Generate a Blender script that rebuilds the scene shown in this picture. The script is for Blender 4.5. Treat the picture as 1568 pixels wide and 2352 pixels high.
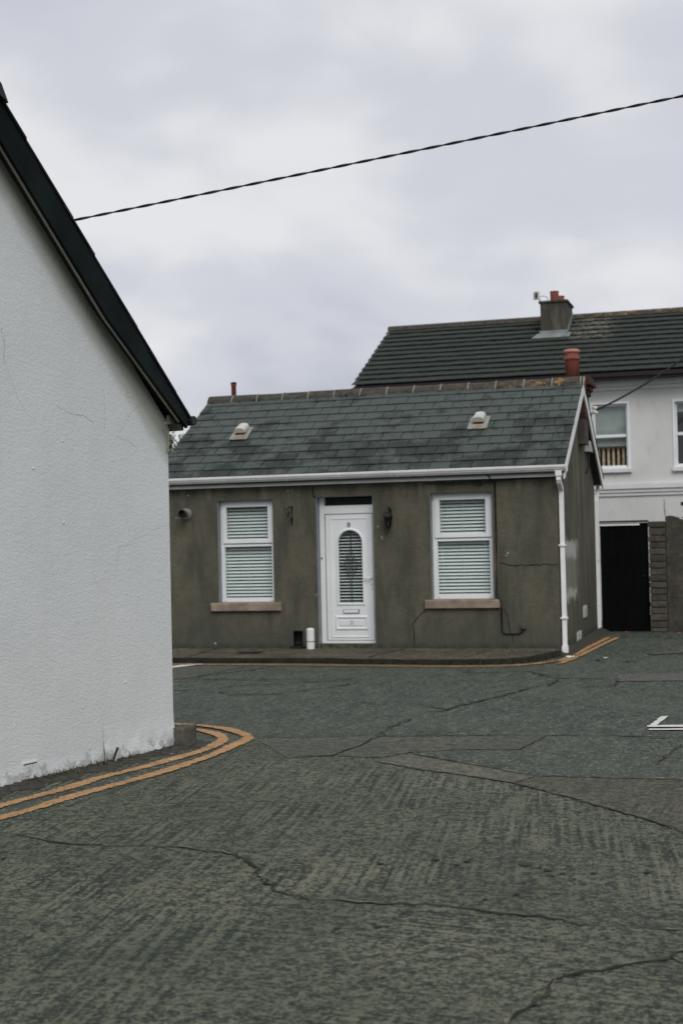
import bpy, bmesh, math, random
from mathutils import Vector, Matrix
random.seed(8)
for o in list(bpy.data.objects): bpy.data.objects.remove(o)
scene = bpy.context.scene
col = scene.collection
R = math.radians

# ------------------------------------------------------------------ camera
YAW, PITCH, ROLL = R(16.61), R(1.24), R(1.27)
CAM = Vector((2.89, -20.379, 1.7))
fw = Vector((-math.sin(YAW)*math.cos(PITCH), math.cos(YAW)*math.cos(PITCH), math.sin(PITCH)))
rt = Vector((math.cos(YAW), math.sin(YAW), 0)); up = rt.cross(fw)
rt2 = rt*math.cos(ROLL) - up*math.sin(ROLL); up2 = rt*math.sin(ROLL) + up*math.cos(ROLL)
cd = bpy.data.cameras.new('camera'); cam = bpy.data.objects.new('camera', cd); col.objects.link(cam)
m = Matrix.Identity(4)
for i in range(3): m[i][0], m[i][1], m[i][2], m[i][3] = rt2[i], up2[i], -fw[i], CAM[i]
cam.matrix_world = m
cd.sensor_fit = 'VERTICAL'; cd.sensor_height = 36; cd.sensor_width = 24; cd.lens = 50
cd.clip_start = 0.1; cd.clip_end = 2000
cd.dof.use_dof = True; cd.dof.focus_distance = 9.8; cd.dof.aperture_fstop = 3.0
scene.camera = cam

# ------------------------------------------------------------------ world, sun, exposure
SUN_DIR = Vector((0.42, -0.80, 0.92)).normalized()       # towards the sun, behind the cloud
w = bpy.data.worlds.new('World'); scene.world = w; w.use_nodes = True
nt = w.node_tree; N = nt.nodes; L = nt.links; N.clear()
def wn(t, **k):
    n = N.new(t)
    for a, b in k.items(): setattr(n, a, b)
    return n
out = wn('ShaderNodeOutputWorld'); bg = wn('ShaderNodeBackground')
sky = wn('ShaderNodeTexSky', sky_type='NISHITA', sun_disc=False)
sky.sun_elevation = math.asin(SUN_DIR.z); sky.sun_rotation = math.atan2(SUN_DIR.x, SUN_DIR.y)
sky.air_density = 1.0; sky.dust_density = 2.0
tc = wn('ShaderNodeTexCoord'); sep = wn('ShaderNodeSeparateXYZ'); L.new(tc.outputs['Generated'], sep.inputs[0])
add = wn('ShaderNodeMath', operation='ADD'); add.inputs[1].default_value = 0.32
ab = wn('ShaderNodeMath', operation='ABSOLUTE'); L.new(sep.outputs[2], ab.inputs[0]); L.new(ab.outputs[0], add.inputs[0])
dx = wn('ShaderNodeMath', operation='DIVIDE'); L.new(sep.outputs[0], dx.inputs[0]); L.new(add.outputs[0], dx.inputs[1])
dy = wn('ShaderNodeMath', operation='DIVIDE'); L.new(sep.outputs[1], dy.inputs[0]); L.new(add.outputs[0], dy.inputs[1])
cmb = wn('ShaderNodeCombineXYZ'); L.new(dx.outputs[0], cmb.inputs[0]); L.new(dy.outputs[0], cmb.inputs[1])
def cloud(scale, det, seed):
    n = wn('ShaderNodeTexNoise', noise_dimensions='4D'); n.inputs['Scale'].default_value = scale
    n.inputs['Detail'].default_value = det; n.inputs['Roughness'].default_value = 0.5; n.inputs['W'].default_value = seed
    n.inputs['Distortion'].default_value = 0.35
    L.new(cmb.outputs[0], n.inputs['Vector']); return n
n1 = cloud(1.5, 3, 3.3); n2 = cloud(4.2, 5, 7.7)
mx = wn('ShaderNodeMix', data_type='FLOAT'); mx.inputs[0].default_value = 0.24
L.new(n1.outputs[0], mx.inputs[2]); L.new(n2.outputs[0], mx.inputs[3])
rp = wn('ShaderNodeValToRGB'); cr = rp.color_ramp; cr.interpolation = 'EASE'
cr.elements[0].position = 0.39; cr.elements[0].color = (0.415, 0.432, 0.492, 1)
cr.elements[1].position = 0.60; cr.elements[1].color = (0.680, 0.677, 0.695, 1)
e = cr.elements.new(0.5); e.color = (0.540, 0.548, 0.597, 1)
L.new(mx.outputs[0], rp.inputs[0])
# Nishita at 0.1 seen through breaks: adds a little blue
sc = wn('ShaderNodeMix', data_type='RGBA', blend_type='MULTIPLY'); sc.inputs[0].default_value = 1
L.new(sky.outputs[0], sc.inputs[6]); sc.inputs[7].default_value = (0.1, 0.1, 0.1, 1)
mc = wn('ShaderNodeMix', data_type='RGBA'); mc.inputs[0].default_value = 0.94
L.new(sc.outputs[2], mc.inputs[6]); L.new(rp.outputs[0], mc.inputs[7])
L.new(mc.outputs[2], bg.inputs[0]); bg.inputs[1].default_value = 1.0; L.new(bg.outputs[0], out.inputs[0])
sd = bpy.data.lights.new('sun', 'SUN'); sd.energy = 1.5; sd.angle = R(38); sd.color = (1.0, 0.965, 0.92)
sun = bpy.data.objects.new('sun', sd); col.objects.link(sun)
sun.rotation_euler = (-SUN_DIR).to_track_quat('-Z', 'Y').to_euler()
scene.view_settings.view_transform = 'Standard'; scene.view_settings.look = 'None'
scene.view_settings.exposure = 0.25; scene.view_settings.gamma = 1.0; scene.view_settings.use_curve_mapping = False

# ------------------------------------------------------------------ pixel helper (photo seen at 1568 x 2352)
F = 3267.0
def ray(x, y): return fw + rt2*((x-784)/F) + up2*((1176-y)/F)
def gz(x, y): return 0.05*min(1, max(0, (y+1)/5.6))
def ground(x, y, z=0.0):
    d = ray(x, y); t = (z-CAM.z)/d.z; p = CAM + d*t
    return (p.x, p.y)
def on_y(x, y, Y):
    d = ray(x, y); t = (Y-CAM.y)/d.y; return CAM + d*t
def rec(x, z, r):                      # facade-plane measure -> point recessed r behind the facade
    k = 1 + r/20.379
    return (CAM.x+(x-CAM.x)*k, CAM.z+(z-CAM.z)*k)

# ------------------------------------------------------------------ materials
MATS = {}
class NM:
    def __init__(s, name):
        s.m = bpy.data.materials.new(name); s.m.use_nodes = True; MATS[name] = s.m
        s.t = s.m.node_tree; s.t.nodes.clear()
        s.o = s.n('ShaderNodeOutputMaterial'); s.b = s.n('ShaderNodeBsdfPrincipled'); s.l(s.b.outputs[0], s.o.inputs[0])
        s.b.inputs['Specular IOR Level'].default_value = 0.35
        s.g = s.n('ShaderNodeNewGeometry'); s.pos = s.g.outputs['Position']
    def n(s, t, **k):
        n = s.t.nodes.new(t)
        for a, b in k.items(): setattr(n, a, b)
        return n
    def l(s, a, b): s.t.links.new(a, b)
    def noise(s, scale, det=4, rough=0.55, vec=None, dist=0.0):
        n = s.n('ShaderNodeTexNoise'); n.inputs['Scale'].default_value = scale; n.inputs['Detail'].default_value = det
        n.inputs['Roughness'].default_value = rough; n.inputs['Distortion'].default_value = dist
        s.l(vec if vec else s.pos, n.inputs['Vector']); return n.outputs[0]
    def mapping(s, rot=(0,0,0), sca=(1,1,1), loc=(0,0,0), vec=None):
        n = s.n('ShaderNodeMapping'); n.inputs['Rotation'].default_value = rot; n.inputs['Scale'].default_value = sca; n.inputs['Location'].default_value = loc
        s.l(vec if vec else s.pos, n.inputs['Vector']); return n.outputs[0]
    def ramp(s, f, stops, interp='LINEAR'):
        n = s.n('ShaderNodeValToRGB'); r = n.color_ramp; r.interpolation = interp
        while len(r.elements) < len(stops): r.elements.new(0.5)
        for e, (p, c) in zip(r.elements, stops):
            e.position = p; e.color = (c, c, c, 1) if isinstance(c, (int, float)) else (*c, 1)
        s.l(f, n.inputs[0]); return n.outputs[0]
    def mix(s, f, a, b, blend='MIX'):
        n = s.n('ShaderNodeMix', data_type='RGBA', blend_type=blend)
        for v, i in ((f, 0), (a, 6), (b, 7)):
            if isinstance(v, (int, float)): n.inputs[i].default_value = v if i == 0 else (v, v, v, 1)
            elif isinstance(v, tuple): n.inputs[i].default_value = (*v, 1)
            else: s.l(v, n.inputs[i])
        return n.outputs[2]
    def math(s, op, a, b=0.0, clamp=False):
        n = s.n('ShaderNodeMath', operation=op, use_clamp=clamp)
        for v, i in ((a, 0), (b, 1)):
            if isinstance(v, (int, float)): n.inputs[i].default_value = v
            else: s.l(v, n.inputs[i])
        return n.outputs[0]
    def xyz(s, vec=None):
        n = s.n('ShaderNodeSeparateXYZ'); s.l(vec if vec else s.pos, n.inputs[0]); return n.outputs
    def smooth(s, v, a, b):
        n = s.n('ShaderNodeMapRange', interpolation_type='SMOOTHSTEP'); s.l(v, n.inputs[0])
        n.inputs[1].default_value = a; n.inputs[2].default_value = b; return n.outputs[0]
    def rand(s): return s.n('ShaderNodeObjectInfo').outputs['Random']
    def color(s, c):
        if isinstance(c, tuple): s.b.inputs['Base Color'].default_value = (*c, 1)
        else: s.l(c, s.b.inputs['Base Color'])
        return s
    def rough(s, r):
        if isinstance(r, (int, float)): s.b.inputs['Roughness'].default_value = r
        else: s.l(r, s.b.inputs['Roughness'])
        return s
    def bump(s, h, strength=0.5, dist=0.01):
        n = s.n('ShaderNodeBump'); n.inputs['Strength'].default_value = strength; n.inputs['Distance'].default_value = dist
        s.l(h, n.inputs['Height']); s.l(n.outputs[0], s.b.inputs['Normal']); return s

def simple(name, c, rough=0.6, var=0.15, scale=6.0, bump=0.0, bscale=60, metal=0.0, objvar=0.0):
    k = NM(name)
    f = k.noise(scale, 5)
    lo = tuple(v*(1-var) for v in c); hi = tuple(min(1, v*(1+var)) for v in c)
    base = k.ramp(f, [(0.3, lo), (0.7, hi)])
    if objvar:
        r = k.ramp(k.rand(), [(0, 1-objvar), (1, 1+objvar)]); base = k.mix(1.0, base, r, 'MULTIPLY')
    k.color(base).rough(rough); k.b.inputs['Metallic'].default_value = metal
    if bump: k.bump(k.noise(bscale, 4), bump, 0.006)
    return k.m

# white painted roughcast on the near house
def mk_white_render():
    k = NM('white_render')
    z = k.xyz()[2]
    big = k.noise(1.1, 4); fine = k.noise(26, 3, 0.6); mid = k.noise(7, 4)
    base = k.ramp(big, [(0.3, (0.575, 0.602, 0.598)), (0.7, (0.630, 0.656, 0.652))])
    base = k.mix(k.ramp(k.noise(1.0, 4, 0.6, k.mapping((0, 0, 0), (3.2, 3.2, 0.28))), [(0.50, 0.0), (0.75, 0.28)]), base, (0.53, 0.55, 0.53))
    # hairline marks
    v = k.n('ShaderNodeTexVoronoi', feature='DISTANCE_TO_EDGE'); v.inputs['Scale'].default_value = 1.1
    wv = k.mix(0.25, k.pos, k.n('ShaderNodeTexNoise').outputs[1]); k.l(wv, v.inputs['Vector'])
    crack = k.ramp(v.outputs[0], [(0.0, 1.0), (0.006, 0.0)])
    cm = k.math('MULTIPLY', crack, k.ramp(k.noise(0.9, 2), [(0.56, 0.0), (0.64, 0.5)]))
    base = k.mix(cm, base, (0.42, 0.44, 0.43))
    # splash-back dirt and lost paint along the foot
    foot = k.math('ADD', k.smooth(z, 0.42, 0.0), k.math('MULTIPLY', k.math('SUBTRACT', k.noise(9, 6, 0.7), 0.5), 1.4))
    base = k.mix(k.ramp(foot, [(0.90, 0.0), (1.3, 0.5)]), base, (0.22, 0.22, 0.19))
    base = k.mix(k.ramp(k.math('ADD', k.smooth(z, 0.22, 0.0), k.math('MULTIPLY', k.math('SUBTRACT', k.noise(16, 6, 0.75), 0.5), 2.0)), [(1.06, 0.0), (1.25, 0.9)]), base, (0.09, 0.085, 0.07))
    oc0 = k.xyz(k.n('ShaderNodeTexCoord').outputs['Object'])
    dv = k.math('SUBTRACT', k.math('SUBTRACT', 4.700, k.math('MULTIPLY', k.math('ABSOLUTE', k.math('ADD', oc0[0], 0.16)), 0.915)), oc0[2])
    verge_shade = k.math('MULTIPLY', k.ramp(k.math('ADD', dv, k.math('MULTIPLY', k.math('SUBTRACT', k.noise(3, 4), 0.5), 0.12)), [(0.0, 0.75), (0.10, 0.5), (0.26, 0.0)], 'EASE'), 1.0)  # overhang shade painted into the colour below the verge, with an algae-green tint
    base = k.mix(verge_shade, base, (0.235, 0.26, 0.20))
    k.color(base).rough(0.8)
    oc = k.n('ShaderNodeTexCoord').outputs['Object']
    v1 = k.mapping((0, 0, 0), (24, 24, 78), vec=k.mapping((0, R(-24), 0), (1, 1, 1), vec=oc))
    v2 = k.mapping((0, 0, 0), (9, 9, 22), vec=k.mapping((0, R(-18), 0), (1, 1, 1), vec=oc))
    h = k.math('ADD', k.noise(1.0, 2, 0.5, v1), k.math('MULTIPLY', k.noise(1.0, 2, 0.5, v2), 0.7))
    h = k.math('ADD', h, k.math('MULTIPLY', mid, 0.25))
    k.bump(h, 0.24, 0.02)
mk_white_render()

def mk_cottage(name, gable=False):
    k = NM(name)
    X, Y, Z = k.xyz()[0], k.xyz()[1], k.xyz()[2]
    fine = k.noise(55, 3, 0.65); big = k.noise(0.9, 5, 0.6); st = k.noise(2.4, 5, 0.6, k.mapping((0,0,0), (1.4, 1.4, 0.35)))
    base = k.ramp(big, [(0.3, (0.084, 0.079, 0.056)), (0.7, (0.120, 0.112, 0.081))])
    base = k.mix(k.ramp(st, [(0.45, 0.0), (0.62, 0.9)]), base, (0.050, 0.052, 0.040))
    base = k.mix(k.math('MULTIPLY', k.ramp(fine, [(0.4, 0.0), (0.75, 1.0)]), 0.35), base, (0.175, 0.168, 0.122))
    base = k.mix(k.ramp(k.noise(6.5, 6, 0.75), [(0.46, 0.0), (0.66, 0.5)]), base, (0.052, 0.053, 0.040))
    # damp greenish lower wall
    low = k.math('ADD', k.smooth(Z, 1.0, 0.1), k.math('MULTIPLY', k.math('SUBTRACT', k.noise(2.2, 5), 0.5), 1.6))
    base = k.mix(k.ramp(low, [(0.45, 0.0), (1.1, 0.6)]), base, (0.062, 0.070, 0.054))
    # pale runs below the eaves
    run = k.math('MULTIPLY', k.ramp(k.noise(3.2, 3, 0.5, k.mapping((0,0,0), (1.6, 1.6, 0.05))), [(0.60, 0.0), (0.68, 1.0)]), k.smooth(Z, 2.28, 2.52))
    base = k.mix(k.math('MULTIPLY', run, 0.55), base, (0.21, 0.20, 0.15))
    # dark base line
    base = k.mix(k.math('MULTIPLY', k.smooth(Z, 0.24, 0.12), k.ramp(k.noise(7, 4), [(0.35, 0.2), (0.6, 0.9)])), base, (0.03, 0.034, 0.026))
    if gable:
        def boxmask(v, a, b, s): return k.math('MULTIPLY', k.smooth(v, a-s, a+s), k.smooth(v, b+s, b-s))
        wob = k.math('MULTIPLY', k.math('SUBTRACT', k.noise(4, 5, 0.7, k.mapping((0, 0, 0), (1, 0.5, 1))), 0.5), 0.42)
        yz = k.math('ADD', Y, wob); zz = k.math('ADD', Z, wob)
        pale = k.math('MULTIPLY', boxmask(yz, 0.25, 2.15, 0.12), boxmask(zz, 0.75, 1.66, 0.05))
        base = k.mix(k.math('MULTIPLY', pale, 0.75), base, (0.21, 0.215, 0.18))
        bar = k.math('MULTIPLY', boxmask(yz, 0.25, 2.1, 0.1), boxmask(zz, 1.42, 1.66, 0.05))
        base = k.mix(k.math('MULTIPLY', bar, 0.75), base, (0.45, 0.46, 0.43))
        bar2 = k.math('MULTIPLY', boxmask(yz, 0.3, 1.9, 0.1), boxmask(zz, 0.78, 0.92, 0.05))
        base = k.mix(k.math('MULTIPLY', bar2, 0.55), base, (0.5, 0.5, 0.47))
        dk = k.ramp(k.noise(1.6, 4, 0.6, k.mapping((0,0,0), (1, 1.5, 0.3))), [(0.5, 0.0), (0.65, 0.6)])
        base = k.mix(dk, base, (0.055, 0.053, 0.04))
    k.color(base).rough(0.9)
    k.bump(k.math('ADD', fine, k.math('MULTIPLY', k.noise(14, 4), 0.8)), 0.7, 0.015)
mk_cottage('grey_render'); mk_cottage('gable_render', True)

def mk_slate(name, a, b, dirt=True):
    k = NM(name)
    r = k.rand()
    base = k.ramp(r, [(0, a), (1, b)])
    base = k.mix(0.35, base, k.ramp(k.noise(18, 5, 0.7), [(0.3, tuple(v*0.75 for v in a)), (0.7, tuple(v*1.2 for v in b))]))
    if dirt:
        Z = k.xyz()[2]
        lo = k.smooth(Z, 3.75, 2.9)
        patch = k.math('ADD', k.noise(1.5, 3, 0.6), k.math('MULTIPLY', k.math('SUBTRACT', k.rand(), 0.5), 0.10))
        patch = k.math('ADD', patch, k.math('MULTIPLY', k.math('SUBTRACT', k.noise(7, 5, 0.7), 0.5), 0.5))
        msk = k.ramp(k.math('ADD', patch, k.math('MULTIPLY', lo, 0.14)), [(0.545, 0.0), (0.68, 0.85)])
        base = k.mix(msk, base, (0.012, 0.017, 0.014))
        lich = k.ramp(k.noise(11, 5, 0.75), [(0.63, 0.0), (0.75, 0.5)])
        base = k.mix(k.math('MULTIPLY', lich, lo), base, (0.095, 0.095, 0.066))
    k.color(base).rough(k.ramp(k.noise(6, 3), [(0.3, 0.5), (0.7, 0.72)]))
    k.bump(k.noise(30, 5, 0.7), 0.35, 0.004)
mk_slate('slate', (0.047, 0.062, 0.054), (0.056, 0.072, 0.063))
mk_slate('dark_slate', (0.010, 0.011, 0.012), (0.018, 0.019, 0.021), False)

def mk_tile():
    k = NM('roof_tile')
    base = k.ramp(k.rand(), [(0, (0.021, 0.029, 0.023)), (1, (0.028, 0.036, 0.029))])
    X, Y, Z = k.xyz()[0], k.xyz()[1], k.xyz()[2]
    n = k.noise(9, 5, 0.7)
    base = k.mix(k.ramp(n, [(0.58, 0.0), (0.75, 0.5)]), base, (0.085, 0.084, 0.062))
    base = k.mix(k.ramp(k.noise(22, 4, 0.7), [(0.68, 0.0), (0.75, 0.6)]), base, (0.30, 0.28, 0.23))
    base = k.mix(k.ramp(k.noise(3.5, 4), [(0.5, 0.0), (0.7, 0.7)]), base, (0.024, 0.030, 0.025))
    nearch = k.math('MULTIPLY', k.smooth(X, -1.2, -0.75), k.smooth(X, 0.1, -0.5))
    lich = k.math('MULTIPLY', k.math('MULTIPLY', nearch, k.smooth(Z, 5.7, 6.0)), k.ramp(k.noise(12, 3), [(0.45, 0.0), (0.6, 0.7)]))
    base = k.mix(lich, base, (0.22, 0.20, 0.155))
    k.color(base).rough(0.85).bump(k.noise(40, 4), 0.4, 0.004)
mk_tile()

def mk_asphalt():
    k = NM('asphalt')
    big = k.noise(0.45, 4); mid = k.noise(6, 5, 0.65); fine = k.noise(42, 4, 0.8); v = k.n('ShaderNodeTexVoronoi'); v.inputs['Scale'].default_value = 60
    k.l(k.pos, v.inputs['Vector'])
    g2 = k.noise(16, 4, 0.75)
    g3 = k.noise(4.0, 5, 0.7, k.mapping((0, 0, R(16)), (1.6, 0.5, 1)))
    f = k.math('ADD', k.math('MULTIPLY', fine, 0.8), k.math('ADD', k.math('MULTIPLY', k.math('SUBTRACT', g2, 0.4), 0.7), k.math('MULTIPLY', k.math('SUBTRACT', g3, 0.5), 0.35)))
    base = k.ramp(f, [(0.36, (0.012, 0.022, 0.016)), (0.49, (0.046, 0.061, 0.045)), (0.62, (0.172, 0.178, 0.138))])
    base = k.mix(k.ramp(mid, [(0.40, 0.0), (0.7, 0.5)]), base, (0.038, 0.052, 0.041))
    base = k.mix(k.ramp(big, [(0.45, 0.0), (0.68, 0.4)]), base, (0.088, 0.092, 0.069))
    chips = k.ramp(v.outputs['Color'], [(0.82, 0.0), (0.88, 1.0)])
    base = k.mix(k.math('MULTIPLY', chips, 0.6), base, (0.30, 0.30, 0.27))
    k.color(base).rough(0.85).bump(k.math('ADD', fine, k.math('MULTIPLY', v.outputs['Distance'], 0.6)), 0.8, 0.012)
mk_asphalt()

def mk_concrete(name, ang, dark, light, across=20, along=1.8, contrast=1.0, swirl=False):
    k = NM(name)
    X, Y = k.xyz()[0], k.xyz()[1]
    wob = k.n('ShaderNodeTexNoise'); wob.inputs['Scale'].default_value = 0.8; k.l(k.pos, wob.inputs['Vector'])
    wp = k.mix(0.025, k.pos, wob.outputs[1], 'ADD')
    s1 = k.noise(1.0, 1, 0.4, k.mapping((0, 0, 0), (along, across, 1), vec=k.mapping((0, 0, R(-ang)), (1, 1, 1), vec=wp)))
    if swirl:                      # brushed the other way beyond the crack
        s2 = k.noise(1.0, 2, 0.5, k.mapping((0, 0, 0), (1.6, 34, 1), vec=k.mapping((0, 0, R(8)), (1, 1, 1), vec=wp)))
        msk = k.math('MULTIPLY', k.smooth(k.math('ADD', X, k.math('MULTIPLY', k.noise(1.2, 3), 0.8)), 0.9, 1.5), k.smooth(k.math('ADD', Y, k.math('MULTIPLY', k.noise(1.5, 3), 1.2)), -12.9, -13.7))
        mm = k.n('ShaderNodeMix', data_type='FLOAT'); k.l(msk, mm.inputs[0]); k.l(s1, mm.inputs[2]); k.l(s2, mm.inputs[3]); s1 = mm.outputs[0]
    fine = k.noise(40, 4, 0.85); mid = k.noise(13, 5, 0.8); big = k.noise(0.9, 4, 0.6)
    amt = k.ramp(k.noise(1.3, 4), [(0.42, 0.12), (0.60, 1.0)])
    streak = k.math('MULTIPLY', k.math('SUBTRACT', s1, 0.5), k.math('MULTIPLY', amt, 0.66*contrast))
    f = k.math('ADD', streak, k.math('ADD', k.math('MULTIPLY', k.math('SUBTRACT', fine, 0.13), 1.3), k.math('MULTIPLY', k.math('SUBTRACT', mid, 0.49), 0.95)))
    base = k.ramp(f, [(0.38, dark), (0.49, tuple((a*0.58+b*0.42) for a, b in zip(dark, light))), (0.61, light)])
    base = k.mix(k.ramp(big, [(0.38, 0.0), (0.7, 0.5)]), base, tuple(v*1.25 for v in dark))
    base = k.mix(k.ramp(k.noise(2.2, 5, 0.7), [(0.56, 0.0), (0.74, 0.45)]), base, tuple(v*0.85 for v in light))
    pits = k.ramp(k.noise(13, 3, 0.6), [(0.72, 0.0), (0.76, 0.8)])
    base = k.mix(pits, base, tuple(v*0.5 for v in dark))
    sp = k.ramp(k.noise(70, 2, 0.5), [(0.72, 0.0), (0.78, 0.7)])
    base = k.mix(sp, base, (0.27, 0.27, 0.25))
    k.color(base).rough(0.85)
    k.bump(k.math('ADD', k.math('MULTIPLY', s1, 1.1), k.math('ADD', fine, mid)), 0.75, 0.016)
mk_concrete('concrete_brushed', 98, (0.011, 0.021, 0.014), (0.168, 0.171, 0.117), across=31, along=1.0, swirl=True)
mk_concrete('concrete_beige', 20, (0.030, 0.038, 0.028), (0.142, 0.142, 0.104), contrast=0.35)
mk_concrete('concrete_pale', 20, (0.046, 0.050, 0.037), (0.180, 0.174, 0.128), contrast=0.35)
mk_concrete('concrete_fine', 86, (0.028, 0.034, 0.024), (0.140, 0.132, 0.094), across=34, along=1.5, contrast=0.9)
mk_concrete('concrete_path', 0, (0.026, 0.027, 0.018), (0.160, 0.140, 0.092), across=3, along=1.2, contrast=0.8)

def mk_crack():
    k = NM('crack_dirt')
    base = k.ramp(k.noise(4, 4, 0.6), [(0.45, (0.012, 0.013, 0.012)), (0.62, (0.035, 0.045, 0.018))])
    k.color(base).rough(1.0)
mk_crack()
simple('chipped_edge', (0.135, 0.132, 0.100), 0.95, 0.4, 14)

def mk_yellow():
    k = NM('yellow_paint')
    base = k.ramp(k.noise(5, 5, 0.7), [(0.3, (0.35, 0.19, 0.077)), (0.7, (0.50, 0.285, 0.122))])
    wear = k.ramp(k.noise(28, 6, 0.8), [(0.52, 0.0), (0.60, 0.92)])
    wear2 = k.ramp(k.noise(4.5, 7, 0.8), [(0.56, 0.0), (0.64, 0.75)])
    base = k.mix(wear, base, (0.10, 0.085, 0.06)); base = k.mix(wear2, base, (0.16, 0.13, 0.085))
    k.color(base).rough(0.75).bump(k.noise(40, 4, 0.7), 0.6, 0.008)
mk_yellow()
def mk_whitepaint():
    k = NM('white_road_paint')
    base = k.ramp(k.noise(6, 5, 0.7), [(0.3, (0.5, 0.5, 0.46)), (0.7, (0.66, 0.66, 0.62))])
    base = k.mix(k.ramp(k.noise(24, 6, 0.8), [(0.60, 0.0), (0.70, 0.8)]), base, (0.12, 0.12, 0.11))
    k.color(base).rough(0.75)
mk_whitepaint()

def mk_glass(name, tint=(0.985, 0.996, 0.992)):
    k = NM(name); k.t.nodes.remove(k.b)
    tr = k.n('ShaderNodeBsdfTransparent'); tr.inputs[0].default_value = (*tint, 1)
    gl = k.n('ShaderNodeBsdfGlossy'); gl.inputs['Roughness'].default_value = 0.03
    fr = k.n('ShaderNodeLayerWeight'); fr.inputs[0].default_value = 0.5
    fac = k.math('ADD', k.math('MULTIPLY', k.math('POWER', fr.outputs['Facing'], 5.0), 0.85), 0.04, True)
    mx = k.n('ShaderNodeMixShader'); k.l(fac, mx.inputs[0]); k.l(tr.outputs[0], mx.inputs[1]); k.l(gl.outputs[0], mx.inputs[2])
    k.l(mx.outputs[0], k.o.inputs[0])
mk_glass('glass'); mk_glass('glass_green', (0.30, 0.32, 0.31))

def mk_gable_board():
    k = NM('black_green_gloss')
    k.color(k.ramp(k.noise(2.2, 4), [(0.3, (0.0025, 0.0035, 0.0045)), (0.7, (0.006, 0.012, 0.0115))])).rough(k.ramp(k.noise(1.4, 3), [(0.35, 0.30), (0.65, 0.5)]))
    k.bump(k.noise(8, 4), 0.1, 0.004); k.b.inputs['Specular IOR Level'].default_value = 0.05
mk_gable_board()

def mk_bigwall():
    k = NM('offwhite_render')
    base = k.ramp(k.noise(0.8, 5, 0.6), [(0.3, (0.55, 0.565, 0.545)), (0.7, (0.65, 0.662, 0.64))])
    base = k.mix(k.ramp(k.noise(2.6, 5, 0.65, k.mapping((0,0,0), (1.5, 1.5, 0.5))), [(0.55, 0.0), (0.8, 0.6)]), base, (0.40, 0.40, 0.365))
    k.color(base).rough(0.85).bump(k.noise(30, 4), 0.3, 0.006)
mk_bigwall()
def mk_trim():
    k = NM('white_trim')
    base = k.ramp(k.noise(1.5, 4), [(0.3, (0.60, 0.61, 0.60)), (0.7, (0.70, 0.71, 0.70))])
    base = k.mix(k.ramp(k.noise(9, 5, 0.7, k.mapping((0,0,0), (0.5, 1, 2))), [(0.60, 0.0), (0.75, 0.4)]), base, (0.33, 0.30, 0.21))
    k.color(base).rough(0.75)
mk_trim()
def mk_stack_render():
    k = NM('stack_render')
    base = k.ramp(k.noise(3, 5, 0.65, k.mapping((0,0,0), (1.6, 1.6, 0.35))), [(0.3, (0.030, 0.030, 0.025)), (0.52, (0.058, 0.056, 0.044)), (0.75, (0.15, 0.14, 0.105))])
    k.color(base).rough(0.95).bump(k.noise(26, 5), 0.6, 0.012)
mk_stack_render()
def mk_wall_rough():
    k = NM('old_wall')
    base = k.ramp(k.noise(5, 6, 0.75), [(0.3, (0.032, 0.030, 0.025)), (0.55, (0.070, 0.064, 0.052)), (0.75, (0.125, 0.115, 0.093))])
    base = k.mix(k.ramp(k.noise(1.2, 3), [(0.45, 0.0), (0.7, 0.6)]), base, (0.05, 0.05, 0.042))
    k.color(base).rough(0.95).bump(k.noise(14, 6, 0.7), 0.8, 0.03)
mk_wall_rough()
def mk_ridge():
    k = NM('ridge_tile')
    base = k.ramp(k.noise(10, 6, 0.75), [(0.3, (0.022, 0.023, 0.019)), (0.55, (0.060, 0.056, 0.043)), (0.75, (0.125, 0.112, 0.080))])
    X = k.xyz()[0]
    base = k.mix(k.math('MULTIPLY', k.ramp(k.noise(8, 4, 0.7), [(0.54, 0.0), (0.64, 0.8)]), k.smooth(X, -3.0, -0.2)), base, (0.30, 0.165, 0.055))
    k.color(base).rough(0.95).bump(k.noise(30, 5), 0.6, 0.008)
mk_ridge()

simple('upvc', (0.76, 0.785, 0.785), 0.38, 0.05, 2.0)
simple('upvc_gutter', (0.80, 0.805, 0.79), 0.42, 0.10, 3.0)
simple('door_paint', (0.755, 0.78, 0.785), 0.42, 0.05, 2.0)
simple('dark_gasket', (0.06, 0.075, 0.07), 0.7)  # even dark grey, shared by gasket, numeral, hinge and letterbox surround
simple('slat', (0.70, 0.775, 0.755), 0.5, 0.04)
simple('sill_stone', (0.245, 0.200, 0.152), 0.9, 0.30, 7, 0.5, 40)
simple('reveal_paint', (0.215, 0.245, 0.262), 0.8, 0.22, 8, 0.3, 40)
simple('black_iron', (0.012, 0.012, 0.013), 0.5, 0.3)
simple('black_gate', (0.0022, 0.0025, 0.0030), 0.8, 0.35, 4); MATS['black_gate'].node_tree.nodes['Principled BSDF'].inputs['Specular IOR Level'].default_value = 0.08
simple('kerb_dark', (0.018, 0.018, 0.012), 0.95, 0.5, 9, 0.6, 30)
simple('black_plastic', (0.012, 0.012, 0.012), 0.5)
simple('black_cable', (0.010, 0.014, 0.014), 0.6)
simple('terracotta', (0.215, 0.062, 0.042), 0.8, 0.25, 9, 0.3, 50, objvar=0.1)
simple('terracotta_pale', (0.46, 0.22, 0.18), 0.85, 0.15, 9)
simple('brick', (0.062, 0.025, 0.020), 0.95, 0.45, 8, 0.6, 40, objvar=0.35)
simple('mortar', (0.06, 0.052, 0.045), 0.95, 0.3)
simple('vent_plastic', (0.50, 0.50, 0.44), 0.6, 0.15, 9)
simple('vent_tile', (0.24, 0.24, 0.215), 0.8, 0.3, 14)
simple('rust', (0.33, 0.16, 0.06), 0.9, 0.4, 20)
simple('lead', (0.19, 0.21, 0.205), 0.6, 0.3, 6, 0.2)
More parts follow.
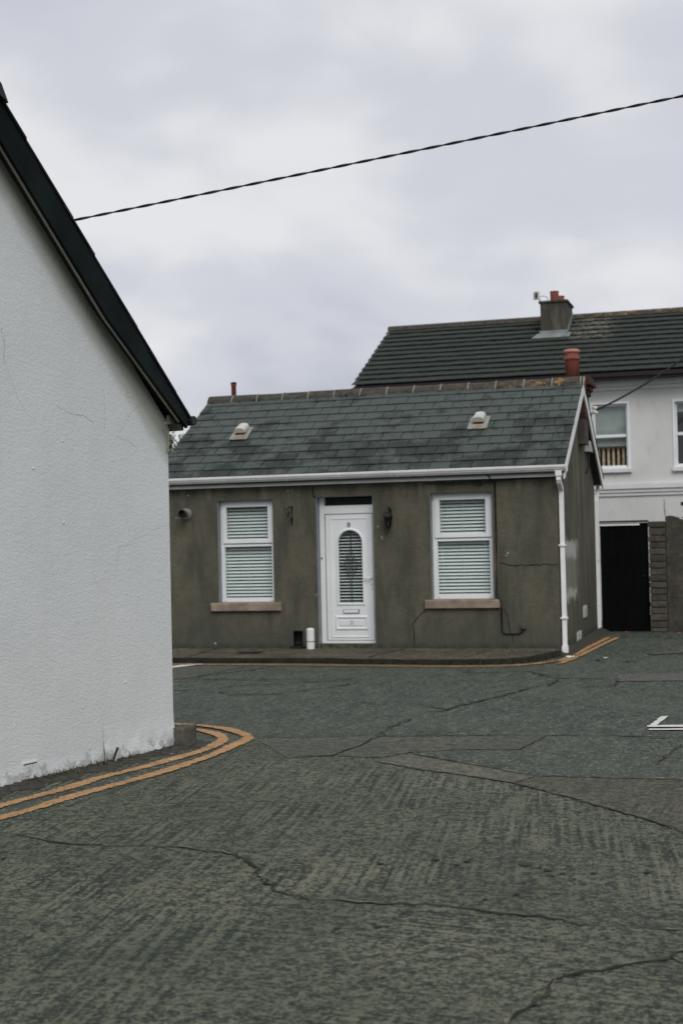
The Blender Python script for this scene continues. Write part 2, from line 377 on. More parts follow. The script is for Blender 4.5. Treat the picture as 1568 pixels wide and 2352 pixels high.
simple('mortar_pale', (0.25, 0.245, 0.205), 0.95, 0.3, 12)
simple('gutter_brown', (0.014, 0.008, 0.008), 0.45, 0.25)
simple('wood_pale', (0.50, 0.385, 0.25), 0.6, 0.2, 12)
simple('room_teal', (0.20, 0.24, 0.225), 0.9, 0.1)
simple('roller_blind', (0.285, 0.335, 0.315), 0.85, 0.05)
simple('room_dark', (0.03, 0.055, 0.047), 0.95, 0.1)
simple('moss', (0.030, 0.032, 0.018), 1.0, 0.5, 20)
simple('lead_came', (0.06, 0.065, 0.065), 0.5)
simple('sticker_blue', (0.16, 0.33, 0.62), 0.5)
simple('stone', (0.075, 0.072, 0.058), 0.9, 0.45, 9, 0.9, 18)
simple('dirt', (0.040, 0.038, 0.030), 1.0, 0.5, 16, 0.9, 40)
simple('soffit_cream', (0.24, 0.235, 0.185), 0.85, 0.2)
simple('timber_dark', (0.035, 0.032, 0.03), 0.7)
simple('bark', (0.05, 0.04, 0.03), 0.95, 0.4)
simple('pvc_white', (0.76, 0.76, 0.74), 0.5, 0.06)
simple('leaf_orange', (0.30, 0.09, 0.03), 0.8, 0.3, objvar=0.3)
simple('paper', (0.6, 0.6, 0.56), 0.8, 0.1)
simple('bluebag', (0.12, 0.19, 0.20), 0.5, 0.2)
simple('block', (0.072, 0.066, 0.052), 0.95, 0.4, 9, 0.9, 24, objvar=0.25)
simple('manhole_metal', (0.095, 0.092, 0.08), 0.7, 0.3, 12)
simple('ceramic', (0.66, 0.66, 0.60), 0.35, 0.1)
simple('plaster_patch', (0.40, 0.41, 0.385), 0.9, 0.3, 12)
def mk_leaf(name, a, b):
    k = NM(name); k.color(k.ramp(k.noise(2.5, 4), [(0.35, a), (0.65, b)])).rough(0.7)
mk_leaf('leaf', (0.045, 0.062, 0.028), (0.16, 0.165, 0.105)); mk_leaf('weed', (0.030, 0.034, 0.014), (0.075, 0.078, 0.032))

# ------------------------------------------------------------------ mesh helpers
class MB:
    def __init__(s): s.v = []; s.f = []
    def quad(s, pts):
        i = len(s.v); s.v += [tuple(p) for p in pts]; s.f.append(tuple(range(i, i+len(pts)))); return s
    def box(s, x0, x1, y0, y1, z0, z1, M=None):
        i = len(s.v)
        P = [(x0,y0,z0),(x1,y0,z0),(x1,y1,z0),(x0,y1,z0),(x0,y0,z1),(x1,y0,z1),(x1,y1,z1),(x0,y1,z1)]
        if M: P = [tuple(M @ Vector(p)) for p in P]
        s.v += P
        s.f += [tuple(i+k for k in q) for q in ((0,3,2,1),(4,5,6,7),(0,1,5,4),(1,2,6,5),(2,3,7,6),(3,0,4,7))]; return s
    def prism(s, poly, vec):                    # poly: 3D points, extruded by vec
        i = len(s.v); n = len(poly); vec = Vector(vec)
        s.v += [tuple(p) for p in poly] + [tuple(Vector(p)+vec) for p in poly]
        s.f.append(tuple(range(i+n-1, i-1, -1))); s.f.append(tuple(range(i+n, i+2*n)))
        for k in range(n): s.f.append((i+k, i+(k+1) % n, i+n+(k+1) % n, i+n+k))
        return s
    def tube(s, pts, r, seg=8, cap=True):
        pts = [Vector(p) for p in pts]; n = len(pts); i = len(s.v)
        rr = r if isinstance(r, (list, tuple)) else [r]*n
        for k, p in enumerate(pts):
            t = (pts[min(k+1, n-1)]-pts[max(k-1, 0)]).normalized()
            a = t.cross(Vector((0, 0, 1))); a = a.normalized() if a.length > 1e-3 else Vector((1, 0, 0)); b = t.cross(a)
            for j in range(seg):
                th = 2*math.pi*j/seg; s.v.append(tuple(p+(a*math.cos(th)+b*math.sin(th))*rr[k]))
        for k in range(n-1):
            for j in range(seg):
                s.f.append((i+k*seg+j, i+k*seg+(j+1) % seg, i+(k+1)*seg+(j+1) % seg, i+(k+1)*seg+j))
        if cap: s.f.append(tuple(i+j for j in range(seg))[::-1]); s.f.append(tuple(i+(n-1)*seg+j for j in range(seg)))
        return s
    def rtube(s, pts, a, b):                    # rectangular pipe along pts; a = half x, b = half the other side
        pts = [Vector(p) for p in pts]; i = len(s.v); n = len(pts)
        for k, p in enumerate(pts):
            t = (pts[min(k+1, n-1)]-pts[max(k-1, 0)]).normalized(); X = Vector((1, 0, 0)); Y = t.cross(X).normalized()
            for sx, sy in ((-1,-1),(1,-1),(1,1),(-1,1)): s.v.append(tuple(p+X*a*sx+Y*b*sy))
        for k in range(n-1):
            for j in range(4): s.f.append((i+k*4+j, i+k*4+(j+1) % 4, i+(k+1)*4+(j+1) % 4, i+(k+1)*4+j))
        s.f.append((i+3, i+2, i+1, i)); s.f.append(tuple(i+(n-1)*4+j for j in range(4))); return s
    def lathe(s, prof, c, seg=24):
        i = len(s.v); n = len(prof)
        for r, z in prof:
            for j in range(seg):
                th = 2*math.pi*j/seg; s.v.append((c[0]+r*math.cos(th), c[1]+r*math.sin(th), c[2]+z))
        for k in range(n-1):
            for j in range(seg): s.f.append((i+k*seg+j, i+k*seg+(j+1) % seg, i+(k+1)*seg+(j+1) % seg, i+(k+1)*seg+j))
        s.f.append(tuple(i+j for j in range(seg))[::-1]); s.f.append(tuple(i+(n-1)*seg+j for j in range(seg))); return s
    def mesh(s, name, mat):
        me = bpy.data.meshes.new(name); me.from_pydata(s.v, [], s.f); me.update()
        me.materials.append(MATS[mat]); return me
    def build(s, name, mat, parent=None, bevel=0.0, smooth=False, fix=True):
        me = s.mesh(name, mat)
        if fix:
            bm = bmesh.new(); bm.from_mesh(me); bmesh.ops.recalc_face_normals(bm, faces=bm.faces); bm.to_mesh(me); bm.free()
        if smooth:
            for p in me.polygons: p.use_smooth = True
        o = bpy.data.objects.new(name, me); col.objects.link(o); put(o, parent)
        if bevel:
            b = o.modifiers.new('bevel', 'BEVEL'); b.width = bevel; b.segments = 2; b.limit_method = 'ANGLE'
        return o
WT = {}                                          # translation of each root (meshes are written in world or root-local axes)
def put(o, parent, loc=None):
    if parent:
        o.parent = parent
        o.location = Vector(loc or (0, 0, 0)) - WT.get(parent.name, Vector((0, 0, 0)))
    elif loc: o.location = loc
def root(name, loc, label, cat, group=None, rz=0.0, local=False):
    o = bpy.data.objects.new(name, None); col.objects.link(o); o.location = loc; o.rotation_euler = (0, 0, rz); o.empty_display_size = 0.3
    WT[o.name] = Vector((0, 0, 0)) if local else Vector(loc)
    return tag(o, label, cat, group)
def tag(o, label=None, cat=None, group=None, kind=None):
    if label: o['label'] = label
    if cat: o['category'] = cat
    if group: o['group'] = group
    if kind: o['kind'] = kind
    return o
def inst(name, me, parent, loc, rot=(0, 0, 0)):
    o = bpy.data.objects.new(name, me); col.objects.link(o); put(o, parent, loc); o.rotation_euler = rot; return o
def wall_xz(xs, zs, holes, y0, y1):             # wall panel in xz with rectangular holes, solid between y0 and y1
    mb = MB(); xs = sorted(set(xs+[h[0] for h in holes]+[h[1] for h in holes])); zs = sorted(set(zs+[h[2] for h in holes]+[h[3] for h in holes]))
    def solid(i, j):
        if i < 0 or j < 0 or i >= len(xs)-1 or j >= len(zs)-1: return False
        cx, cz = (xs[i]+xs[i+1])/2, (zs[j]+zs[j+1])/2
        return not any(h[0] < cx < h[1] and h[2] < cz < h[3] for h in holes)
    for i in range(len(xs)-1):
        for j in range(len(zs)-1):
            if not solid(i, j): continue
            a, b, c, d = xs[i], xs[i+1], zs[j], zs[j+1]
            mb.quad([(a,y0,c),(b,y0,c),(b,y0,d),(a,y0,d)]); mb.quad([(a,y1,c),(a,y1,d),(b,y1,d),(b,y1,c)])
            if not solid(i-1, j): mb.quad([(a,y0,c),(a,y0,d),(a,y1,d),(a,y1,c)])
            if not solid(i+1, j): mb.quad([(b,y0,c),(b,y1,c),(b,y1,d),(b,y0,d)])
            if not solid(i, j-1): mb.quad([(a,y0,c),(a,y1,c),(b,y1,c),(b,y0,c)])
            if not solid(i, j+1): mb.quad([(a,y0,d),(b,y0,d),(b,y1,d),(a,y1,d)])
    return mb
def frame_xz(mb, x0, x1, z0, z1, wl, wr, wb, wt, y0, y1):
    mb.box(x0, x0+wl, y0, y1, z0, z1); mb.box(x1-wr, x1, y0, y1, z0, z1)
    mb.box(x0+wl, x1-wr, y0, y1, z0, z0+wb); mb.box(x0+wl, x1-wr, y0, y1, z1-wt, z1); return mb
def fractal(pts, step, amp):
    outp = []
    for a, b in zip(pts[:-1], pts[1:]):
        a = Vector(a); b = Vector(b); n = max(1, int((b-a).length/step)); t = (b-a).normalized(); q = Vector((-t.y, t.x))
        for k in range(n): outp.append(a+(b-a)*(k/n)+(q*random.uniform(-amp, amp) if k else q*0))
    outp.append(Vector(pts[-1])); return outp
def strip(pts, wid, z, jit=0.0, thick=0.0):     # flat ragged strip on the ground along pts
    mb = MB(); n = len(pts)
    row = []
    for k in range(n):
        t = (Vector(pts[min(k+1, n-1)])-Vector(pts[max(k-1, 0)])).normalized(); q = Vector((-t.y, t.x))
        wv = wid(k/(n-1)) if callable(wid) else wid
        p = Vector(pts[k]); a = p+q*(wv/2+random.uniform(-jit, jit)); b = p-q*(wv/2+random.uniform(-jit, jit)); row.append((a, b))
    for (a, b), (c, d) in zip(row[:-1], row[1:]):
        mb.quad([(a.x, a.y, gz(*a)+z), (b.x, b.y, gz(*b)+z), (d.x, d.y, gz(*d)+z), (c.x, c.y, gz(*c)+z)])
    return mb
def spline(pts, n=8):
    P = [Vector(p) for p in pts]; P = [P[0]*2-P[1]]+P+[P[-1]*2-P[-2]]; o = []
    for i in range(1, len(P)-2):
        for k in range(n):
            t = k/n; a, b, c, d = P[i-1], P[i], P[i+1], P[i+2]
            o.append(0.5*((2*b)+(c-a)*t+(2*a-5*b+4*c-d)*t*t+(3*b-a-3*c+d)*t**3))
    o.append(P[-2]); return o

# ------------------------------------------------------------------ the ground
gxs = [-400, -120, -40, -15, -8, -4, -2, 0, 2, 4, 8, 15, 40, 120, 400]
gys = [-400, -120, -50, -30, -20, -12, -6, -1, 4.6, 15, 40, 120, 400]
mb = MB(); mb.v = [(x, y, gz(x, y)) for y in gys for x in gxs]; nx = len(gxs)
mb.f = [(j*nx+i, j*nx+i+1, (j+1)*nx+i+1, (j+1)*nx+i) for j in range(len(gys)-1) for i in range(nx-1)]
road = tag(mb.build('road', 'asphalt', fix=False), 'worn grey lane surface of patched asphalt and concrete', 'road', kind='structure')
def gpoly(name, pix, mat, z, step=0.12, amp=0.012, world=None):
    pts = world or [ground(*p) for p in pix]
    pts = fractal([Vector(p) for p in pts]+[Vector(pts[0])], step, amp)[:-1]
    mb = MB(); mb.quad([(p.x, p.y, gz(*p)+z) for p in pts]); return mb.build(name, mat, road)
# the near concrete carriageway, in front of the long joint
gpoly('concrete_slab', None, 'concrete_brushed', 0.004, world=[(-14, -11.6), (-6, -10.0), (-2.0, -8.75), (-1.46, -8.57), (2.17, -8.02), (9, -7.0), (30, -4), (30, -40), (-14, -40)], step=0.3)
gpoly('concrete_slab', [(590, 1700), (700, 1696), (868, 1694), (822, 1716), (760, 1738), (660, 1744)], 'concrete_beige', 0.008)
gpoly('concrete_slab', [(872, 1695), (1128, 1693), (1255, 1692), (1190, 1724), (1060, 1724), (940, 1730), (870, 1742), (770, 1738), (828, 1717)], 'concrete_beige', 0.0084)
gpoly('asphalt_patch', [(945, 1733), (1060, 1727), (1190, 1726), (1258, 1693), (1600, 1694), (1600, 1795), (1230, 1784), (1100, 1761)], 'asphalt', 0.008)
gpoly('concrete_slab', [(860, 1750), (945, 1735), (1090, 1761), (1228, 1786), (1182, 1801), (1080, 1785), (960, 1768)], 'concrete_pale', 0.0088)
gpoly('concrete_slab', [(1186, 1801), (1232, 1787), (1600, 1797), (1600, 1928), (1500, 1890), (1340, 1843)], 'concrete_fine', 0.0092)
gpoly('concrete_slab', [(385, 1533), (470, 1529), (560, 1532), (440, 1557), (385, 1563)], 'concrete_beige', 0.0045)
gpoly('asphalt_patch', [(590, 1690), (480, 1727), (350, 1788), (180, 1845), (0, 1905), (-200, 1960), (-300, 1900), (0, 1840), (390, 1745), (560, 1690)], 'asphalt', 0.006)
ZC = 0.0105
def crack(pix, w=0.012, amp=0.02, step=0.05, name='road_crack', mat='crack_dirt', z=ZC):
    pts = fractal([Vector(ground(*p)) for p in pix], step, amp)
    ph = random.random()*9; w = w*(0.62 if min(p[1] for p in pix) < 1700 else 1.0)
    wf = lambda t: w*(0.6+1.0*abs(math.sin(ph+t*9.3)*math.sin(ph*2+t*23)))*min(1, 0.25+6*min(t, 1-t))
    strip(pts, wf, z, w*0.22).build(name, mat, road)
    p2 = [p+Vector((random.uniform(-.3, .3), random.uniform(0.1, 0.8)))*w for p in pts]; ph2 = ph+2
    strip(p2, lambda t: w*max(0.02, 1.5*abs(math.sin(ph2+t*17)*math.sin(ph2*2+t*41))), z-0.0006, w*0.3).build('crack_edge', 'chipped_edge', road)
crack([(0, 1915), (130, 1938), (240, 1946), (350, 1945), (440, 1953), (545, 1966), (580, 1990), (605, 2020), (630, 2050), (720, 2070), (850, 2077), (1000, 2083), (1120, 2098), (1240, 2108), (1330, 2128), (1568, 2140)], 0.017, 0.022)
crack([(1160, 2362), (1225, 2312), (1262, 2270), (1300, 2246), (1400, 2229), (1500, 2211), (1545, 2202), (1580, 2180)], 0.020, 0.02)
crack([(1540, 2203), (1580, 2222)], 0.013, 0.01)
crack([(560, 1695), (700, 1696), (870, 1692), (1100, 1690), (1300, 1690), (1450, 1694), (1600, 1693)], 0.035, 0.012)
crack([(1400, 1692), (1500, 1699), (1600, 1697)], 0.02, 0.012)
crack([(868, 1694), (822, 1716), (760, 1738), (640, 1742)], 0.03, 0.02)
crack([(1190, 1726), (1262, 1690)], 0.03, 0.02)
crack([(945, 1734), (1090, 1760), (1228, 1785)], 0.018, 0.01)
crack([(860, 1751), (960, 1769), (1080, 1786), (1182, 1802), (1340, 1844), (1500, 1890), (1552, 1906), (1540, 1918), (1600, 1934)], 0.013, 0.012)
crack([(1505, 1762), (1530, 1738), (1568, 1710)], 0.02, 0.015)
crack([(980, 1637), (1020, 1633), (1080, 1616), (1120, 1606), (1190, 1590), (1240, 1574)], 0.05, 0.03)
crack([(985, 1623), (1030, 1631)], 0.04, 0.03)
crack([(865, 1690), (905, 1668), (950, 1650)], 0.03, 0.03)
crack([(820, 1613), (850, 1617), (890, 1620)], 0.03, 0.02)
crack([(395, 1588), (440, 1585)], 0.05, 0.03)
crack([(400, 1560), (560, 1561), (720, 1561), (850, 1559)], 0.035, 0.03)
crack([(450, 1564), (560, 1563), (640, 1566), (760, 1565), (880, 1564)], 0.03, 0.03)
crack([(440, 1557), (520, 1546), (600, 1537), (640, 1532)], 0.04, 0.04)
crack([(490, 1583), (560, 1575), (640, 1572), (760, 1566)], 0.035, 0.04)
crack([(520, 1598), (640, 1594), (760, 1580), (830, 1566)], 0.035, 0.04)
crack([(470, 1588), (540, 1595), (660, 1596)], 0.03, 0.03)
crack([(1210, 1542), (1270, 1557), (1300, 1559), (1420, 1560)], 0.05, 0.03)
crack([(1280, 1562), (1258, 1577)], 0.05, 0.03)
crack([(1420, 1560), (1410, 1577), (1330, 1579)], 0.04, 0.03)
crack([(1060, 1545), (1150, 1545), (1240, 1540)], 0.03, 0.03)
# small pits knocked in the concrete
for px, py, s in ((998, 1979, 26), (1048, 1990, 16), (1070, 1982, 14), (873, 1988, 17), (1203, 1989, 28), (1255, 2003, 20), (1238, 1996, 12), (1292, 2010, 16), (1268, 2016, 13), (1318, 2023, 14), (1202, 2032, 14), (1362, 2009, 15),
                  (1485, 2008, 18), (1115, 2070, 14), (1185, 2058, 17), (925, 2103, 13), (868, 2133, 18), (775, 2136, 22), (860, 2126, 12), (495, 2143, 10), (880, 2250, 10), (240, 2256, 16), (1100, 2300, 9), (570, 2200, 9), (8, 1976, 16), (1395, 2160, 12)):
    c = Vector(ground(px, py)); r0 = (Vector(ground(px+s/2, py))-c).length*1.15
    mb = MB(); n = 9; pts = []
    for j in range(n):
        a = 2*math.pi*j/n; rr = r0*random.uniform(0.55, 1.05); pts.append((c.x+rr*math.cos(a), c.y+1.1*rr*math.sin(a), ZC))
    mb.quad(pts).build('surface_pit', 'crack_dirt', road)

# painted lines
z8p = lambda x, y: (x*0.7015/1.7417, (2700+y*0.7013)/1.7417)
inner = [(-260, 815), (0, 755), (190, 705), (390, 652), (580, 592), (825, 532), (1010, 480), (1130, 446), (1215, 412), (1268, 380), (1262, 356), (1210, 336), (1120, 318), (1000, 304), (800, 296), (600, 292)]
outer = [(-260, 895), (0, 825), (200, 770), (400, 705), (600, 650), (800, 596), (1000, 536), (1200, 468), (1320, 415), (1408, 372), (1395, 346), (1300, 316), (1180, 298), (1040, 288), (800, 279), (600, 274)]
for ln in (inner, outer):
    p = [Vector(ground(*z8p(*q))) for q in ln]
    strip(spline(p, 26), lambda t: 0.116*(0.92+0.12*math.sin(t*37)), 0.0125, 0.014).build('yellow_line', 'yellow_paint', road)
for off in (0.06, 0.21):
    ks = [(-9, -1.37-off), (-5.4, -1.33-off), (-3.39, -1.33-off), (-1.46, -1.49-off), (-0.6, -1.40-off), (-0.2, -1.12-off*0.9), (0.05, -0.75-off*0.6)]
    strip(spline(ks, 10), 0.06, 0.0125, 0.012).build('yellow_line', 'yellow_paint', road)
strip(spline([(0.10, -0.80), (0.165, -0.35), (0.225, 0.8), (0.285, 2.0), (0.352, 3.3)], 12), 0.085, 0.0125, 0.008).build('yellow_line', 'yellow_paint', road)
strip(spline([(0.16, -1.15), (0.245, -0.5), (0.33, 0.75), (0.40, 1.9), (0.50, 3.3)], 12), 0.085, 0.0125, 0.008).build('yellow_line', 'yellow_paint', road)
def mark(pix, z=0.0125, mat='white_road_paint', amp=0.006): gpoly('white_line', pix, mat, z, 0.05, amp)
mark([(1486, 1669), (1600, 1667), (1600, 1673), (1486, 1672.4)]); mark([(1489, 1676.8), (1600, 1675.8), (1600, 1679), (1489, 1679.6)])
mark([(1490, 1668.8), (1518, 1648), (1534, 1647.5), (1507, 1668.6)])
mark([(380, 1538), (420, 1533), (468, 1527), (440, 1526), (380, 1534)])
gpoly('inspection_cover', [(1415, 1566), (1421, 1551), (1620, 1547), (1620, 1564)], 'manhole_metal', 0.008)
mb = MB()
for j in range(16):
    x = 1.16+j*0.055
    for q in range(5): mb.box(x, x+0.035, -3.32+q*0.15+0.012*j, -3.22+q*0.15+0.012*j, 0.007, 0.013)
mb.build('cover_studs', 'manhole_metal', road)
gpoly('repair_strip', [(1480, 1503), (1500, 1507), (1650, 1499), (1650, 1494)], 'concrete_beige', 0.012)

# pavement and kerb before the cottage
KP = spline([(-9.0, -1.33), (-5.4, -1.29), (-3.39, -1.29), (-1.9, -1.43), (-1.1, -1.43), (-0.62, -1.28), (-0.33, -1.02), (-0.16, -0.65), (-0.05, -0.25), (0.03, -0.02)], 8)
pave = root('pavement', (-3, -0.7, 0), 'narrow stained concrete footpath in front of the cottage', 'pavement'); pave['kind'] = 'structure'
del pave['category']
def ktop(p): return 0.082+0.035*max(0, 1+p.y/0.9)*0.6
mb = MB(); KW = 0.035
inn = []
for i, p in enumerate(KP):
    t = (KP[min(i+1, len(KP)-1)]-KP[max(i-1, 0)]).normalized(); q = Vector((-t.y, t.x)); inn.append(p+q*KW*min(1, abs(p.y)/0.4))
for i in range(len(KP)-1):
    a, b = inn[i], inn[i+1]; w0, w1 = Vector((min(KP[i].x, 0.03), 0.02)), Vector((min(KP[i+1].x, 0.03), 0.02))
    n = 4
    for j in range(n):
        p = [a.lerp(w0, j/n), b.lerp(w1, j/n), b.lerp(w1, (j+1)/n), a.lerp(w0, (j+1)/n)]
        zz = [ktop(a)+(0.1275-ktop(a))*j/n, ktop(b)+(0.1275-ktop(b))*j/n, ktop(b)+(0.1275-ktop(b))*(j+1)/n, ktop(a)+(0.1275-ktop(a))*(j+1)/n]
        mb.quad([(v.x, v.y, z) for v, z in zip(p, zz)])
mb.build('path_surface', 'concrete_path', pave)
st = 0; cuts = [0, 8, 12, 16, 20, 25, 30, 36, 44, 54, 64, len(KP)-1]
for a, b in zip(cuts[:-1], cuts[1:]):
    mb = MB(); P = KP[a:b+1]; Q = inn[a:b+1]; m_ = len(P); base = 0
    for k in range(m_):
        e = 0.004 if k in (0, m_-1) else 0
        o_ = P[k]; i_ = Q[k]; zt = ktop(P[k])+0.003; d_ = (i_-o_)
        zt += random.uniform(-0.004, 0.004)
        for pt, z in ((o_, -0.05), (o_, zt-0.02), (o_+d_*0.16, zt), (i_, zt), (i_, -0.05)): mb.v.append((pt.x+(e if k == 0 else -e), pt.y, z))
    for k in range(m_-1):
        for j in range(5): mb.f.append((k*5+j, k*5+(j+1) % 5, (k+1)*5+(j+1) % 5, (k+1)*5+j))
    mb.f.append((0, 1, 2, 3, 4)); mb.f.append(tuple((m_-1)*5+j for j in (4, 3, 2, 1, 0)))
    mb.build('kerb_stone', 'kerb_dark', pave)
def pcrack(pts, w=0.02):
    def zz(p): return 0.1275-(0.1275-0.082)*min(1, abs(p.y)/1.3)+0.006
    P = fractal([Vector(p) for p in pts], 0.06, 0.012); mb = MB()
    for a, b in zip(P[:-1], P[1:]):
        t = (b-a).normalized(); q = Vector((-t.y, t.x))*w/2
        mb.quad([(v.x, v.y, zz(v)) for v in (a-q, b-q, b+q, a+q)])
    mb.build('path_crack', 'crack_dirt', pave)
pcrack([(-2.25, 0), (-2.5, -1.25)]); pcrack([(-5.2, 0), (-5.25, -1.2)]); pcrack([(-2.3, -0.45), (-1.1, -0.5), (-0.2, -0.55)], 0.014); pcrack([(-4.05, -0.1), (-4.5, -0.8), (-4.7, -1.2)], 0.014); pcrack([(-1.0, -0.55), (-1.15, -1.3)], 0.012)
MB().box(-4.62, -4.3, -0.72, -0.50, 0.10, 0.117).build('stopcock_cover', 'black_iron', pave)

# ------------------------------------------------------------------ the cottage
GX = 0.03; LX = -6.03; D = 4.6; EZ = 2.585
cot = root('cottage', (-3.0, 2.3, 0), 'single storey grey rendered cottage with slate roof and white door numbered 8', 'house')
LW = (-5.175, -4.278, 0.82, 2.383); RW = (-1.835, -0.915, 0.835, 2.398); DO = (-3.587, -2.70, 0.1275, 2.402); BS = (-3.99, -3.835, 0.13, 0.392)
wall_xz([LX, GX], [0.0, 2.70], [LW, RW, (DO[0], DO[1], 0.13, DO[3]), BS], 0.0, 0.28).build('front_wall', 'grey_render', cot)
def gable(x0, x1, mat):
    MB().prism([(x0, 0.002, -0.02), (x0, D, -0.02), (x0, D, 2.72), (x0, 2.3, 4.08), (x0, 0.002, 2.72)], (x1-x0, 0, 0)).build('gable_wall', mat, cot)
gable(GX-0.25, GX+0.001, 'gable_render'); gable(LX-0.001, LX+0.25, 'grey_render')
MB().box(LX+0.25, GX-0.25, D-0.25, D-0.002, 0, 2.7).build('back_wall', 'grey_render', cot)
MB().box(LX+0.25, GX-0.25, 0.28, D-0.25, 0.0, 0.06).build('floor', 'room_dark', cot)
# roof deck, slates
PI_R = math.atan2(4.17-2.72, 2.48); ca, sa = math.cos(PI_R), math.sin(PI_R)
P0 = Vector((0, -0.18, 2.72)); SL = 2.48/ca
def rp_(s, h=0.0): return (P0.y + s*ca - h*sa, P0.z + s*sa + h*ca)
x0, x1 = -6.17, 0.165
mb = MB(); ry, rz_ = 2.3, 4.155
mb.prism([(x0, -0.17, 2.705), (x0, ry, rz_), (x0, 4.77, 2.705), (x0, 4.77, 2.62), (x0, ry, rz_-0.09), (x0, -0.17, 2.62)], (x1-x0, 0, 0))
roof = mb.build('roof', 'dark_slate', cot)
SW, G = 0.312, 0.262
def slate_mesh(wd): 
    b = MB().box(0.005, wd-0.005, 0, 0.40, 0.0, 0.008); return b.mesh('slate', 'slate')
full = slate_mesh(SW); nc = 11
for k in range(nc):
    s0 = -0.03 + k*G; ln = min(0.40, SL-s0)
    off = (SW/2 if k % 2 else 0) + random.uniform(-0.02, 0.02)
    x = -6.18 - off
    while x < 0.175:
        a, b = max(x, -6.18), min(x+SW, 0.18)
        if b-a > 0.05:
            me = full if (b-a > SW-0.002) else slate_mesh(b-a)
            y, z = rp_(s0, 0.024+random.uniform(0, 0.005))
            inst('slate', me, roof, (a, y, z), (PI_R-0.050+random.uniform(-0.003, 0.003), 0, random.uniform(-0.004, 0.004)))
        x += SW
for k in range(11):                                     # the far slope, unseen from the lane
    s0 = -0.03+k*G; y, z = rp_(s0, 0.014); yb = 4.6-y
    M = Matrix.Translation((0, yb, z)) @ Matrix.Rotation(-(PI_R-0.024), 4, 'X')
    MB().box(-6.18, 0.18, -0.38 if k < 10 else -0.22, 0, 0, 0.02, M).build('slate_course', 'dark_slate', roof)
# ridge tiles
rx = -6.19; rt_len = 0.452
while rx < 0.17:
    b = min(rx+rt_len, 0.185)
    prof = [(-0.145, -0.075), (-0.125, -0.015), (-0.06, 0.052), (0, 0.072), (0.06, 0.052), (0.125, -0.015), (0.145, -0.075), (0.11, -0.075), (0, 0.03), (-0.11, -0.075)]
    dz = random.uniform(-0.006, 0.006)
    MB().prism([(rx+0.012, ry+p[0], 4.178+p[1]+dz) for p in prof], (b-rx-0.024, 0, 0)).build('ridge_tile', 'ridge_tile', roof, smooth=False)
    MB().prism([(b-0.008, ry+p[0]*1.02, 4.178+p[1]*1.05+0.004) for p in prof], (0.016, 0, 0)).build('ridge_mortar', 'mortar_pale', roof)
    rx = b
mb = MB()
xx = -6.15
while xx < 0.1:                                          # pointing below the ridge, broken
    ln = random.uniform(0.08, 0.3)
    if random.random() < 0.7: mb.box(xx, min(xx+ln, 0.17), ry-0.165, ry-0.12, 4.086, 4.104)
    xx += ln+random.uniform(0.02, 0.12)
mb.build('ridge_pointing', 'mortar_pale', roof)
# moss cushions on slate edges
mb = MB()
def lump(mb, c, r, n=6, flat=0.6):
    i = len(mb.v); mb.v.append((c[0], c[1], c[2]+r*flat))
    for lev, (rr, zz) in enumerate(((0.7, 0.45), (1.0, 0.0), (0.8, -0.3))):
        for j in range(n):
            a = 2*math.pi*j/n+lev*0.4; q = r*rr*random.uniform(0.75, 1.2); mb.v.append((c[0]+q*math.cos(a), c[1]+q*math.sin(a), c[2]+r*zz*flat*1.5))
    for j in range(n):
        mb.f.append((i, i+1+j, i+1+(j+1) % n))
        for l in range(2): mb.f.append((i+1+l*n+j, i+1+(l+1)*n+j, i+1+(l+1)*n+(j+1) % n, i+1+l*n+(j+1) % n))
for q in range(95):
    k = random.randint(1, 10); s0 = -0.03+k*G; X = random.uniform(-6.1, 0.15)
    if random.random() < 0.35: X = random.uniform(-1.2, 0.15)
    y, z = rp_(s0-0.008, 0.012); lump(mb, (X, y, z), random.uniform(0.014, 0.034))
for q in range(130):                                     # tufts along the ridge
    lump(mb, (random.uniform(-6.1, 0.1), ry-0.13+random.uniform(-0.03, 0.05), 4.11+random.uniform(-0.01, 0.03)), random.uniform(0.008, 0.022))
tag(mb.build('moss', 'moss', roof), kind='stuff')
# roof ventilators
for X in (-5.20, -1.33):
    v = bpy.data.objects.new('roof_vent', None); col.objects.link(v); put(v, cot)
    WT[v.name] = Vector((0, 0, 0))
    y, z = rp_(1.24, 0.04)
    M = Matrix.Translation((X, y, z)) @ Matrix.Rotation(PI_R, 4, 'X')
    MB().box(-0.10, 0.20, 0, 0.42, 0.0, 0.012, M).build('vent_tile', 'vent_tile', v)
    prof = [(-0.085, 0.012), (-0.085, 0.07), (-0.06, 0.098), (0.0, 0.108), (0.06, 0.098), (0.085, 0.07), (0.085, 0.012)]
    h = MB(); h.prism([tuple(M @ Vector((p[0]+0.05, 0.15, p[1]+0.03))) for p in prof], M.to_3x3() @ Vector((0, 0.25, -0.03)))
    h.build('vent_hood', 'vent_plastic', v, bevel=0.01)
    MB().box(-0.025, 0.125, 0.155, 0.36, 0.012, 0.045, M).build('vent_throat', 'black_plastic', v)
    mb = MB()
    for q in range(5):
        a = random.uniform(-0.03, 0.11); mb.box(a, a+random.uniform(0.02, 0.05), 0.03, 0.10, 0.012, 0.0145+q*0.0006, M)
    mb.build('rust_stain', 'rust', v)
